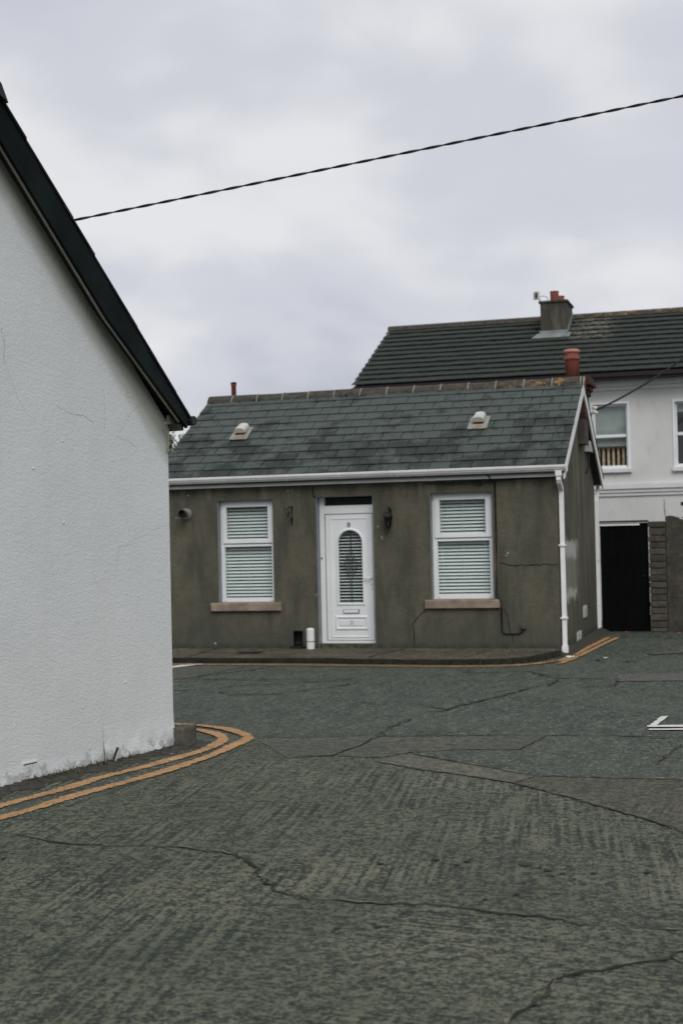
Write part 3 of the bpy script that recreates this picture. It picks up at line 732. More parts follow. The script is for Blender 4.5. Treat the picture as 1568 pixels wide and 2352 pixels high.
# fascia, soffit, gutter
MB().box(-6.17, 0.16, -0.112, -0.09, 2.58, 2.70).build('fascia', 'upvc_gutter', cot)
MB().box(-6.17, 0.16, -0.09, 0.0, 2.586, 2.60).build('soffit', 'upvc_gutter', cot)
gp = [(-0.115, 2.652), (-0.150, 2.645), (-0.185, 2.652), (-0.198, 2.672), (-0.218, 2.678), (-0.226, 2.700), (-0.240, 2.706), (-0.244, 2.732), (-0.226, 2.738), (-0.222, 2.714), (-0.180, 2.668), (-0.150, 2.660), (-0.125, 2.662), (-0.125, 2.735), (-0.115, 2.735)]
gut = MB().prism([(-6.2, p[0], p[1]) for p in gp], (6.4, 0, 0)).build('gutter', 'upvc_gutter', cot)
MB().box(0.198, 0.206, -0.244, -0.113, 2.645, 2.738).build('gutter_stop_end', 'upvc_gutter', cot)
for X in (-4.98, -3.98, -3.15, -2.36, -2.28, -1.56, -0.67, 0.02):
    mb = MB(); mb.prism([(X-0.014, y*1.0-0.006, z-0.003) for y, z in gp[:9]]+[(X-0.014, -0.10, 2.745)], (0.028, 0, 0)); mb.build('gutter_bracket', 'upvc_gutter', gut)
# verge boards
for sgn in (0, 1):
    def yy(y): return y if not sgn else 4.6-y
    poly = [(0.150, yy(-0.17), 2.70), (0.150, yy(2.3), 4.15), (0.150, yy(2.3), 4.15-0.17), (0.150, yy(-0.17), 2.70-0.16)]
    MB().prism(poly, (0.024, 0, 0)).build('bargeboard', 'upvc_gutter', cot)
    poly = [(0.03, yy(-0.10), 2.63), (0.03, yy(2.3), 4.04), (0.03, yy(2.3), 4.02), (0.03, yy(-0.10), 2.61)]
    MB().prism(poly, (0.12, 0, 0)).build('verge_soffit', 'timber_dark', cot)
MB().box(-6.1, 0.15, 4.78, 4.90, 2.60, 2.70).build('back_gutter', 'upvc_gutter', cot)
# downpipes
mb = MB(); mb.rtube([(0.085, -0.18, 2.66), (0.085, -0.18, 2.53), (0.085, -0.16, 2.50), (0.085, 0.03, 2.40), (0.085, 0.05, 2.36), (0.085, 0.05, 0.08)], 0.031, 0.031)
dp = mb.build('downpipe', 'upvc_gutter', cot)
MB().box(0.04, 0.13, -0.225, -0.135, 2.58, 2.66).build('downpipe_outlet', 'upvc_gutter', dp, bevel=0.006)
for z in (1.585, 0.545): MB().box(0.035, 0.135, 0.0, 0.092, z, z+0.022).build('pipe_clip', 'upvc_gutter', dp)
MB().box(0.043, 0.127, 0.006, 0.094, 0.06, 0.16).build('pipe_shoe', 'upvc_gutter', dp)
mb = MB(); mb.rtube([(0.066, 4.86, 2.62), (0.066, 4.84, 2.56), (0.066, 4.62, 2.36), (0.066, 4.60, 2.32), (0.066, 4.60, 0.10)], 0.030, 0.030)
dp2 = mb.build('downpipe', 'upvc_gutter', cot)
for z in (1.30, 0.52): MB().box(0.031, 0.104, 4.56, 4.64, z, z+0.022).build('pipe_clip', 'upvc_gutter', dp2)
# chimney at the gable
stk = bpy.data.objects.new('chimney_stack', None); col.objects.link(stk); put(stk, cot); WT[stk.name] = Vector((0, 0, 0))
MB().box(-0.33, 0.145, 2.52, 3.0, 3.2, 4.16).build('stack_core', 'mortar', stk)
def ring(x0, x1, y0, y1, z0, z1, ph):
    L0 = 0.215; g = 0.008; dp_ = 0.10
    for side in range(4):
        a, b = (x0, x1) if side % 2 == 0 else (y0+dp_, y1-dp_)
        p = a - (L0/2 if ph else 0)
        while p < b-0.02:
            q0, q1 = max(p, a)+g/2, min(p+L0, b)-g/2
            if q1-q0 > 0.02:
                if side == 0: bx = (q0, q1, y0, y0+dp_)
                elif side == 2: bx = (q0, q1, y1-dp_, y1)
                elif side == 1: bx = (x1-dp_, x1, q0, q1)
                else: bx = (x0, x0+dp_, q0, q1)
                MB().box(*bx, z0+g/2+random.uniform(-.001, .001), z1-g/2).build('brick', 'brick', stk)
            p += L0
zc_ = 3.62
prj = [0, 0, 0, 0, 0.0, 0.035, 0.075, 0.115, 0.085]
for i, e in enumerate(prj):
    ring(-0.35-e, 0.165+e, 2.50-e, 3.02+e, zc_, zc_+0.073, i % 2); zc_ += 0.073
MB().box(-0.40, 0.215, 2.45, 3.07, 4.262, 4.275).build('stack_flaunching', 'mortar', stk)
pot = MB().lathe([(0.112, 0.0), (0.112, 0.29), (0.118, 0.30), (0.135, 0.315), (0.137, 0.335), (0.118, 0.36), (0.112, 0.375), (0.112, 0.42), (0.108, 0.425)], (-0.055, 2.72, 4.265), 28).build('chimney_pot', 'terracotta', stk, smooth=True)
MB().lathe([(0.112, 0.0), (0.126, 0.005), (0.128, 0.045), (0.115, 0.055), (0.09, 0.055), (0.09, 0.02)], (-0.055, 2.72, 4.688), 28).build('pot_rim', 'terracotta_pale', stk, smooth=True)
p2 = MB().lathe([(0.042, -0.25), (0.042, 0.16), (0.048, 0.165), (0.048, 0.18), (0.040, 0.185)], (-5.855, 2.6, 4.29), 16).build('flue_pipe', 'terracotta', cot, smooth=True)
MB().lathe([(0.05, 0), (0.052, 0.03), (0.03, 0.04)], (-5.855, 2.6, 4.475), 16).build('flue_cowl', 'black_iron', p2)

# windows
def window(op, tg, bg_, rdep=0.115):
    win = bpy.data.objects.new('window', None); col.objects.link(win); put(win, cot); WT[win.name] = Vector((0, 0, 0))
    yf = rdep; X0, X1, Z0, Z1 = op
    r = lambda x, z: rec(x, z, yf)
    # reveal lining in grey paint, a skin inside the opening
    mb = MB(); e = 0.004
    mb.box(X0, X0+e, 0.004, yf, Z0, Z1); mb.box(X1-e, X1, 0.004, yf, Z0, Z1); mb.box(X0+e, X1-e, 0.004, yf, Z1-e, Z1)
    mb.build('reveal', 'reveal_paint', win)
    x0, x1, z0, z1 = X0+0.004, X1-0.004, Z0+0.004, Z1-0.008
    tx0, tz1 = r(tg[0], tg[3]); tx1, tz0 = r(tg[1], tg[2]); bx0, bz1 = r(bg_[0], bg_[3]); bx1, bz0 = r(bg_[1], bg_[2])
    zm = (tz0+bz1)/2-0.018
    tx0 = max(tx0, x0+0.09); bx0 = max(bx0, x0+0.05); bx1 = min(bx1, x1-0.03); tx1 = min(tx1, x1-0.07)
    mb = MB(); frame_xz(mb, x0, x1, z0, z1, bx0-x0, x1-bx1, bz0-z0, 0.04, yf, yf+0.07); mb.box(bx0, x1-(x1-bx1), yf, yf+0.07, bz1, zm)
    mb.build('window_frame', 'upvc', win, bevel=0.006)
    s0, s1 = x0+0.035, x1-0.022
    mb = MB(); frame_xz(mb, s0, s1, zm+0.012, z1-0.03, tx0-s0, s1-tx1, tz0-zm-0.012, z1-0.03-tz1, yf-0.018, yf+0.05)
    mb.build('top_sash', 'upvc', win, bevel=0.006)
    MB().box(bx0, bx1, yf+0.03, yf+0.034, bz0, bz1).build('window_pane', 'glass', win)
    MB().box(tx0, tx1, yf+0.028, yf+0.032, tz0, tz1).build('window_pane', 'glass', win)
    for dx_ in (0.055, -0.055):
        xc = (bx0+0.01 if dx_ > 0 else bx1-0.01); MB().box(xc-0.022, xc+0.022, yf-0.006, yf, z0+0.022, z0+0.032).build('drain_cap', 'upvc', win)
    # venetian blind
    pitch = 0.0505; ys = yf+0.105; z = bz0-0.01
    sm = MB()
    Wd = (x1-x0)-0.02
    for c0, c1, dz in ((-0.025, -0.009, 0.0), (-0.009, 0.009, 0.0022), (0.009, 0.025, 0.0)): pass
    th = R(42); ct, s_ = math.cos(th), math.sin(th)
    cs = [(-0.025, 0.0), (-0.012, 0.003), (0.0, 0.004), (0.012, 0.003), (0.025, 0.0)]
    prof = [(u*ct-v*s_, u*s_+v*ct) for u, v in cs]; poly = [(0, a, b) for a, b in prof]+[(0, a+0.0006, b-0.0012) for a, b in reversed(prof)]
    sm.prism(poly, (Wd, 0, 0)); sme = sm.mesh('blind_slat', 'slat')
    k = 0
    while z < tz1+0.03:
        inst('blind_slat', sme, win, (x0+0.01, ys, z), (0, random.uniform(-0.002, 0.002), 0)); z += pitch; k += 1
    for f in (0.14, 0.5, 0.86): MB().box(x0+Wd*f-0.002, x0+Wd*f+0.002, ys-0.030, ys-0.028, bz0-0.01, tz1+0.02).build('blind_cord', 'slat', win)
    # stone sill
    sx0, sx1 = (X0-0.118, X1+0.118) if op is LW else (X0-0.10, X1+0.09)
    mb = MB(); mb.prism([(sx0, -0.055, Z0-0.125), (sx0, 0.14, Z0-0.125), (sx0, 0.14, Z0+0.004), (sx0, -0.045, Z0-0.002), (sx0, -0.055, Z0-0.012)], (sx1-sx0, 0, 0))
    mb.build('window_sill', 'sill_stone', win, bevel=0.012)
    return win
window(LW, (-5.029, -4.356, 1.788, 2.278), (-5.069, -4.308, 0.894, 1.672))
window(RW, (-1.692, -1.012, 1.801, 2.290), (-1.736, -0.966, 0.916, 1.687))

# door
door = bpy.data.objects.new('door', None); col.objects.link(door); put(door, cot); WT[door.name] = Vector((0, 0, 0))
yd = 0.15; rd = lambda x, z: rec(x, z, yd)
mb = MB(); mb.box(DO[0], DO[0]+0.005, 0.004, yd, 0.13, DO[3]); mb.box(DO[1]-0.005, DO[1], 0.004, yd, 0.13, DO[3]); mb.box(DO[0]+0.005, DO[1]-0.005, 0.004, yd, DO[3]-0.005, DO[3]); mb.build('reveal', 'reveal_paint', door)
fx0, fx1 = DO[0]+0.006, DO[1]-0.006; fz1 = DO[3]-0.006; fz0 = 0.19
lx0, lz1 = rd(-3.46, 2.135); lx1, _ = rd(-2.722, 2.1); lx1 = fx1-0.045; lz0 = rd(0, 0.237)[1]
tz0 = rd(0, 2.258)[1]; tz1_ = rd(0, 2.388)[1]
mb = MB(); mb.box(fx0, lx0, yd, yd+0.07, fz0, fz1); mb.box(lx1, fx1, yd, yd+0.07, fz0, fz1); mb.box(lx0, lx1, yd, yd+0.07, fz0, lz0); mb.box(lx0, lx1, yd, yd+0.07, lz1, tz0); mb.box(lx0, lx1, yd, yd+0.07, tz1_, fz1)
mb.build('door_frame', 'door_paint', door, bevel=0.006)
MB().box(lx0, lx1, yd+0.03, yd+0.034, tz0, tz1_).build('transom_pane', 'glass', door)
MB().box(DO[0], DO[1], 0.02, 0.28, 0.129, fz0).build('doorstep', 'concrete_path', door)
# leaf with arched light: faces built round the arch
gx0, gz0 = rd(-3.258, 0.795); gx1, _ = rd(-2.884, 0.8); gzs = rd(0, 1.70)[1]; gzt = rd(0, 1.885)[1]; gxc = (gx0+gx1)/2; gr = (gx1-gx0)/2; gh = gzt-gzs
ns = 20
arch = [(gxc+gr*math.cos(math.pi*k/ns), gzs+gh*math.sin(math.pi*k/ns)) for k in range(ns+1)]      # right to left
L0, L1, B0, B1 = lx0+0.012, lx1-0.012, lz0+0.01, lz1-0.01
mb = MB(); yl = yd+0.012
def fr(pts): mb.quad([(x, yl, z) for x, z in pts])
fr([(L0, B0), (gx0, B0), (gx0, gzs), (L0, gzs)]); fr([(gx1, B0), (L1, B0), (L1, gzs), (gx1, gzs)]); fr([(gx0, B0), (gx1, B0), (gx1, gz0), (gx0, gz0)])
for k in range(ns):
    (ax, az), (bx, bz) = arch[k], arch[k+1]
    def outer_pt(k):
        t = k/ns
        if t <= 0.25: return (L1, gzs+(B1-gzs)*t/0.25)
        if t >= 0.75: return (L0, gzs+(B1-gzs)*(1-t)/0.25)
        return (L1+(L0-L1)*(t-0.25)/0.5, B1)
    fr([(ax, az), outer_pt(k), outer_pt(k+1), (bx, bz)])
for a, b in zip([(gx1, gz0)]+arch+[(gx0, gz0)], arch+[(gx0, gz0), (gx1, gz0)]): mb.quad([(a[0], yl, a[1]), (b[0], yl, b[1]), (b[0], yl+0.05, b[1]), (a[0], yl+0.05, a[1])])
leaf = mb.build('door_leaf', 'door_paint', door)
# dark gasket strip between frame and leaf
mb = MB(); frame_xz(mb, lx0+0.001, lx1-0.001, lz0+0.001, lz1-0.001, 0.012, 0.012, 0.01, 0.01, yd+0.020, yd+0.03); mb.build('door_gasket', 'dark_gasket', door)
def loop_tube(pts, r, name, mat, closed=True, seg=6):
    pp = pts+[pts[0]] if closed else pts
    MB().tube(pp, r, seg).build(name, mat, door, smooth=True)
off = 0.022
arc2 = [(gxc+(gr+off)*math.cos(math.pi*k/ns), yl-0.002, gzs+(gh+off)*math.sin(math.pi*k/ns)) for k in range(ns+1)]
def sweep(path, prof, name, mat, closed=False):           # profile (outward, -y) swept in the door plane
    mb = MB(); n = len(path); m_ = len(prof)
    for k in range(n):
        a = Vector(path[(k-1) % n] if (closed or k > 0) else path[k]); b = Vector(path[(k+1) % n] if (closed or k < n-1) else path[k])
        c = Vector(path[k]); t1 = (c-a).normalized() if (c-a).length > 1e-6 else (b-c).normalized(); t2 = (b-c).normalized() if (b-c).length > 1e-6 else t1
        q = Vector((t1.y+t2.y, -(t1.x+t2.x))).normalized(); sc_ = 1/max(0.4, q.dot(Vector((t1.y, -t1.x))))
        for u, v in prof: mb.v.append((c.x+q.x*u*sc_, yl-v, c.y+q.y*u*sc_))
    for k in range(n if closed else n-1):
        for j in range(m_-1): mb.f.append((k*m_+j, k*m_+j+1, ((k+1) % n)*m_+j+1, ((k+1) % n)*m_+j))
    return mb.build(name, mat, door)
mould = [(-0.004, 0), (0.0, 0.012), (0.012, 0.016), (0.024, 0.012), (0.034, 0.003), (0.036, 0)]
sweep([(gx1, gz0-0.0), ]+arch+[(gx0, gz0)], mould, 'glazing_bead', 'door_paint', True)
pr = rd(-3.368, 0.298); pr2 = rd(-2.798, 2.059)
rect = lambda x0, x1, z0, z1: [(x1, z0), (x1, z1), (x0, z1), (x0, z0)]
sweep(rect(pr[0], min(pr2[0], L1-0.03), pr[1], pr2[1]), [(-0.012, 0), (-0.008, 0.006), (0.0, 0.009), (0.010, 0.008), (0.014, 0)], 'panel_moulding', 'door_paint', True)
a = rd(-3.29, 0.43); b = rd(-2.848, 0.576)
sweep(rect(a[0], b[0], a[1], b[1]), mould, 'panel_moulding', 'door_paint', True)
MB().box(a[0]+0.035, b[0]-0.035, yl-0.010, yl, a[1]+0.03, b[1]-0.03).build('raised_panel', 'door_paint', door, bevel=0.008)
a = rd(-3.199, 0.642); b = rd(-2.948, 0.706)
MB().box(a[0], b[0], yl-0.006, yl-0.0005, a[1], b[1]).build('letterbox_surround', 'dark_gasket', door)
MB().box(a[0]+0.010, b[0]-0.016, yl-0.016, yl-0.006, a[1]+0.010, b[1]-0.008).build('letterbox', 'door_paint', door, bevel=0.004)
MB().box(gx0, gx1, yl+0.028, yl+0.032, gz0, gzt).build('door_pane', 'glass', door)
def clip_halfw(z): return gr+0.03
sm = MB(); th = R(14); prof = [(-0.024, 0.0), (0, 0.004), (0.024, 0.0)]; prof = [(u*math.cos(th)-v*math.sin(th), u*math.sin(th)+v*math.cos(th)) for u, v in prof]
sm.prism([(0, p[0], p[1]) for p in prof]+[(0, p[0], p[1]-0.004) for p in reversed(prof)], (gx1-gx0+0.04, 0, 0)); sme = sm.mesh('blind_slat', 'slat')
z = gz0+0.01
while z < gzt+0.01: inst('blind_slat', sme, door, (gx0-0.02, yl+0.085, z), (0, 0, 0)); z += 0.0475
MB().box(gxc-0.004, gxc+0.004, yl+0.055, yl+0.058, gz0, gzt).build('blind_cord', 'dark_gasket', door)
# leaded diamonds
mb = MB(); zc0 = 1.36; yg = yl+0.024
def came(p, q): 
    p = Vector((p[0], yg, p[1])); q = Vector((q[0], yg, q[1])); mb.tube([p, q], 0.0042, 5)
for sc_ in (1.0, 0.62, 0.3):
    hw, hh = 0.105*sc_, 0.25*sc_
    c4 = [(gxc+hw, zc0), (gxc, zc0+hh), (gxc-hw, zc0), (gxc, zc0-hh)]
    for i in range(4): came(c4[i], c4[(i+1) % 4])
for s in (-1, 1):
    c4 = [(gxc+s*0.05, zc0+0.15), (gxc+s*0.095, zc0+0.04), (gxc+s*0.05, zc0-0.15), (gxc+s*0.012, zc0)]
    for i in range(4): came(c4[i], c4[(i+1) % 4])
came((gxc, zc0+0.25), (gxc, gzt-0.01)); came((gxc, zc0-0.25), (gxc, gz0+0.01)); came((gx0, zc0), (gxc-0.105, zc0)); came((gxc+0.105, zc0), (gx1, zc0))
mb.build('leaded_came', 'lead_came', door)
# handle plate, lever, keyhole, hinge
hx = rd(-2.734, 1.1)[0]-0.012
MB().box(hx-0.014, hx+0.014, yl-0.012, yl, 1.0, 1.215).build('handle_plate', 'door_paint', door, bevel=0.005)
MB().tube([(hx, yl-0.01, 1.165), (hx, yl-0.05, 1.165), (hx-0.02, yl-0.055, 1.165), (hx-0.115, yl-0.05, 1.157)], 0.0095, 8).build('door_handle', 'door_paint', door, smooth=True)
MB().tube([(hx-0.002, yl-0.008, 1.065), (hx-0.002, yl-0.018, 1.065)], 0.008, 10).build('keyhole', 'black_iron', door)
MB().box(lx1+0.012, lx1+0.034, yd-0.012, yd-0.0005, 1.60, 1.72).build('door_hinge', 'dark_gasket', door)
MB().box(fx0+0.012, fx0+0.034, yd-0.010, yd-0.0005, 1.46, 1.49).build('door_stop', 'lead', door)
# number 8, sticker strokes
fc = bpy.data.curves.new('numeral', 'FONT'); fc.body = '8'; fc.size = 0.105; fc.extrude = 0.003; fc.align_x = 'CENTER'
to = bpy.data.objects.new('numeral_tmp', fc); col.objects.link(to)
bpy.context.view_layer.update(); dg = bpy.context.evaluated_depsgraph_get()
me = bpy.data.meshes.new_from_object(to.evaluated_get(dg)); bpy.data.objects.remove(to)
me.materials.clear(); me.materials.append(MATS['dark_gasket'])
p = rd(-3.085, 1.932); inst('house_number', me, door, (p[0], yl-0.004, p[1]), (R(90), 0, 0))
p = rd(-3.068, 0.503)
mb = MB()
for row, (wd, dz) in enumerate(((0.052, 0.022), (0.062, -0.014))):
    for k in range(4 if row == 0 else 5):
        n_ = 4 if row == 0 else 5; a = p[0]-wd/2+wd*k/n_; mb.box(a, a+wd/n_*0.72, yl-0.0125, yl-0.0105, p[1]+dz-0.008, p[1]+dz+0.008)
mb.build('sticker_text', 'sticker_blue', door)
# gas flue, eaves cable, wall cracks, gable vents
mb = MB(); mb.lathe([(0.0, 0), (0.085, 0.0), (0.085, 0.03), (0.062, 0.035), (0.062, 0.13), (0.055, 0.135), (0.055, 0.02), (0.0, 0.02)], (0, 0, 0), 20)
M = Matrix.Translation((-5.68, 0.0, 2.20)) @ Matrix.Rotation(R(90), 4, 'X'); mb.v = [tuple(M @ Vector(v)) for v in mb.v]
fl = mb.build('boiler_flue', 'vent_tile', cot, smooth=False)
mb = MB(); mb.lathe([(0.0, 0), (0.058, 0), (0.064, 0.08), (0.056, 0.085), (0.050, 0.02), (0, 0.02)], (0, 0, 0), 20)
M = Matrix.Translation((-5.68, -0.11, 2.20)) @ Matrix.Rotation(R(90), 4, 'X'); mb.v = [tuple(M @ Vector(v)) for v in mb.v]
mb.build('flue_terminal', 'black_plastic', fl)
MB().box(-5.675, -5.655, -0.012, 0, 2.28, 2.46).build('flue_strap', 'lead_came', fl)
cb = MB(); cb.tube([(-0.95, -0.118, 2.63), (-0.90, -0.10, 2.575), (-0.862, -0.02, 2.52), (-0.862, -0.012, 1.7), (-0.872, -0.012, 0.92), (-0.845, -0.03, 0.84), (-0.80, -0.066, 0.80), (-0.80, -0.066, 0.70), (-0.81, -0.014, 0.62), (-0.808, -0.012, 0.38), (-0.79, -0.012, 0.345), (-0.73, -0.012, 0.335), (-0.56, -0.012, 0.335), (-0.515, -0.014, 0.36), (-0.50, -0.016, 0.43)], 0.0125, 8)
cb.build('wall_cable', 'black_cable', cot, smooth=True)
MB().lathe([(0.02, 0), (0.045, 0.01), (0.045, 0.05), (0.01, 0.06)], (-0.495, -0.02, 0.40), 12).build('cable_entry', 'lead_came', cot)
MB().tube([(-1.9, -0.03, 2.545), (-1.5, -0.05, 2.535), (-1.25, -0.06, 2.545), (-1.05, -0.06, 2.54), (-0.6, -0.03, 2.56), (0.0, -0.02, 2.57)], 0.008, 6).build('eaves_cable', 'black_cable', cot)
MB().box(-1.12, -1.06, -0.035, -0.004, 2.49, 2.56).build('junction_box', 'black_plastic', cot)
MB().tube([(-3.62, -0.012, 2.57), (-3.63, -0.012, 2.50), (-3.615, -0.012, 2.42), (-3.592, -0.012, 2.39)], 0.014, 6).build('door_cable', 'black_cable', cot)
def wcrack(pts, w=0.012, y=-0.0035):
    P = fractal([Vector(p) for p in pts], 0.05, 0.010); mb = MB()
    for i, (a, b) in enumerate(zip(P[:-1], P[1:])):
        t = (b-a).normalized(); q = Vector((-t.y, t.x))*w*random.uniform(0.35, 0.65)
        mb.quad([(v.x, y, v.y) for v in (a-q, b-q, b+q, a+q)])
    mb.build('wall_crack', 'crack_dirt', cot)
wcrack([(-1.932, 0.689), (-2.02, 0.616), (-2.154, 0.469), (-2.116, 0.406), (-2.118, 0.142)], 0.015)
wcrack([(-0.809, 1.354), (-0.66, 1.322), (-0.4, 1.318), (0.02, 1.329)], 0.013)
wcrack([(-0.79, 0.70), (-0.72, 0.58), (-0.70, 0.40), (-0.64, 0.2)], 0.013)
for (y0, y1, z0, z1) in ((0.20, 0.62, 0.44, 0.63), (2.60, 3.0, 0.41, 0.60), (1.75, 2.2, 0.06, 0.24), (0.14, 0.50, 0.06, 0.20)):
    mb = MB(); mb.box(GX+0.001, GX+0.020, y0, y1, z0, z1); v = mb.build('wall_vent', 'plaster_patch', cot, bevel=0.004)
    mb = MB()
    for q in range(4): mb.box(GX+0.020, GX+0.027, y0+0.03, y1-0.03, z0+0.025+q*(z1-z0-0.05)/4, z0+0.045+q*(z1-z0-0.05)/4)
    mb.build('vent_louvre', 'plaster_patch', v)
MB().box(GX+0.001, GX+0.10, 3.35, 3.72, 3.12, 3.30).build('meter_box', 'plaster_patch', cot, bevel=0.01)
MB().tube([(GX+0.06, 3.3, 3.75), (GX+0.07, 3.45, 3.5), (GX+0.06, 3.5, 3.2), (GX+0.05, 3.45, 2.9), (GX+0.02, 3.4, 2.75)], 0.016, 6).build('gable_cable', 'black_cable', cot)
# bare plaster fleck marks on the front
for X, Z, s in ((-4.03, 2.50, 0.016), (-3.96, 2.51, 0.014), (-2.575, 1.78, 0.018), (-2.63, 1.93, 0.014), (-0.70, 1.50, 0.018), (-5.65, 2.48, 0.014), (-2.57, 1.75, 0.013), (-0.72, 1.46, 0.014), (-5.86, 2.14, 0.014), (-3.61, 0.93, 0.014), (-5.25, 0.20, 0.02)):
    n = 8; MB().quad([(X+s*random.uniform(.5, 1.1)*math.cos(2*math.pi*j/n), -0.003, Z+0.8*s*random.uniform(.5, 1.1)*math.sin(2*math.pi*j/n)) for j in range(n)]).build('plaster_fleck', 'plaster_patch', cot)
# boot scraper niche
bs = bpy.data.objects.new('boot_scraper', None); col.objects.link(bs); put(bs, cot); WT[bs.name] = Vector((0, 0, 0))
mb = MB(); x0, x1, z0, z1 = BS; mb.box(x0, x1, 0.12, 0.13, z0, z1); mb.box(x0, x0+0.004, 0.002, 0.12, z0, z1); mb.box(x1-0.004, x1, 0.002, 0.12, z0, z1); mb.box(x0, x1, 0.002, 0.12, z1-0.012, z1)
mb.build('niche_lining', 'black_iron', bs)
MB().box(x0+0.02, x1-0.02, 0.03, 0.04, 0.19, 0.225).build('scraper_bar', 'black_iron', bs)
mb = MB(); mb.box(x0-0.025, x1+0.025, -0.10, 0.0, 0.126, 0.150); mb.box(x0-0.025, x1+0.025, -0.10, -0.085, 0.15, 0.168); mb.build('scraper_tray', 'black_iron', bs)
# gable foot: mortar fillet
mb = MB(); mb.prism([(GX, -0.05, 0.0), (GX+0.20, 0.05, 0.003), (GX, 0.0, 0.09)], (0.05, 4.7, 0.045)); mb.build('mortar_fillet', 'dirt', cot)

# ------------------------------------------------------------------ things on the cottage front
lan = root('wall_lantern', (-2.43, 0, 1.84), 'black carriage lantern on the wall right of the white door', 'lantern')
lx = -2.44; ly = -0.125
MB().box(lx-0.03, lx+0.03, -0.018, 0, 2.06, 2.20).build('back_plate', 'black_iron', lan, bevel=0.006)
MB().tube([(lx, -0.01, 2.12), (lx, -0.05, 2.19), (lx, -0.10, 2.215), (lx, ly, 2.19), (lx, ly, 2.16)], 0.012, 8).build('bracket_arm', 'black_iron', lan, smooth=True)
MB().lathe([(0.006, 0.11), (0.018, 0.10), (0.03, 0.07), (0.062, 0.045), (0.075, 0.005), (0.072, 0), (0.03, 0.0)], (lx, ly, 2.065), 6).build('lantern_roof', 'black_iron', lan)
mb = MB()
for j in range(6):
    a = math.pi*2*j/6; mb.tube([(lx+0.064*math.cos(a), ly+0.064*math.sin(a), 2.07), (lx+0.042*math.cos(a), ly+0.042*math.sin(a), 1.925)], 0.006, 5)
mb.build('lantern_cage', 'black_iron', lan)
MB().lathe([(0.060, 0.145), (0.039, 0.0)], (lx, ly, 1.923), 6).build('lantern_glass', 'glass_green', lan)
MB().lathe([(0.046, 0.0), (0.040, -0.015), (0.014, -0.03), (0.012, -0.05), (0.016, -0.06), (0.004, -0.085)], (lx, ly, 1.925), 10).build('lantern_finial', 'black_iron', lan)
MB().lathe([(0.012, 0), (0.015, 0.05), (0.006, 0.08)], (lx, ly, 1.93), 8).build('bulb', 'vent_plastic', lan)
hb = root('plant_bracket', (-3.965, 0, 1.97), 'scrolled black iron hanging basket bracket left of the white door', 'bracket')
MB().box(-3.974, -3.956, -0.008, 0, 1.975, 2.275).build('back_bar', 'black_iron', hb)
sc1 = [(-3.965-0.0, -0.01-0.0, 2.24)]
pts = [(-3.965-0.02*math.sin(t*2), -0.02-0.16*t+0.0, 2.235+0.02*math.sin(t*5)) for t in [i/10 for i in range(11)]]
MB().tube(pts, 0.009, 6).build('bracket_arm', 'black_iron', hb)
sp = [(-3.975-0.006*i/3, -0.10-0.055*math.cos(i*0.45)*(1-i/26), 2.14+0.055*math.sin(i*0.45)*(1-i/26)) for i in range(22)]
MB().tube(sp, 0.008, 6).build('scroll', 'black_iron', hb)
sp = [(-3.968, -0.055-0.04*math.cos(i*0.5)*(1-i/24), 2.06+0.04*math.sin(i*0.5)*(1-i/24)) for i in range(18)]
MB().tube(sp, 0.008, 6).build('scroll', 'black_iron', hb)
MB().tube([(-4.0, -0.19, 2.255), (-4.03, -0.21, 2.22), (-4.0, -0.20, 2.2)], 0.007, 6).build('hook', 'black_iron', hb)
ps = root('pipe_guard', (-3.69, -0.07, 0.115), 'short white plastic pipe standing on the path beside the door', 'pipe')
mb = MB(); mb.lathe([(0.058, 0.0), (0.061, 0.10), (0.058, 0.104), (0.060, 0.12), (0.060, 0.285), (0.050, 0.31), (0.02, 0.315)], (-3.69, -0.085, 0.122), 20); mb.build('pipe_body', 'pvc_white', ps, smooth=False)
MB().lathe([(0.0605, 0.0), (0.0615, 0.002), (0.0615, 0.010), (0.0605, 0.012)], (-3.69, -0.085, 0.228), 20).build('joint_ring', 'dark_gasket', ps)

# ------------------------------------------------------------------ the near white house (gable end), local axes: x along the wall, y into the house
wh = root('white_gable_house', (-2.365, -11.38, 0), 'white roughcast gable end with black bargeboards at the lane corner', 'house', rz=math.atan2(0.981, 0.193), local=True)
S1 = 2.165; SR = -0.16; S0 = 2*SR-S1; ZE = 2.75; SLP = 0.915; ZR = ZE+(S1-SR)*SLP; LEN = 7.0
nseg = 60                                                  # wobbling lower edge and slightly uneven foot
mb = MB()
mb.prism([(S0, 0, -0.05), (S1, 0, -0.05), (S1, 0, ZE), (SR, 0, ZR), (S0, 0, ZE)], (0, 0.3, 0)); mb.build('gable_wall', 'white_render', wh)
mb = MB(); mb.box(S1-0.3, S1-0.0015, 0.3, LEN-0.3, -0.05, ZE); mb.build('eaves_wall', 'white_render', wh)
mb = MB(); mb.box(S0+0.0015, S0+0.3, 0.3, LEN-0.3, -0.05, ZE); mb.build('eaves_wall', 'white_render', wh)
mb = MB(); mb.prism([(S0, LEN-0.3, -0.05), (S1, LEN-0.3, -0.05), (S1, LEN-0.3, ZE), (SR, LEN-0.3, ZR), (S0, LEN-0.3, ZE)], (0, 0.3, 0)); mb.build('gable_wall', 'white_render', wh)
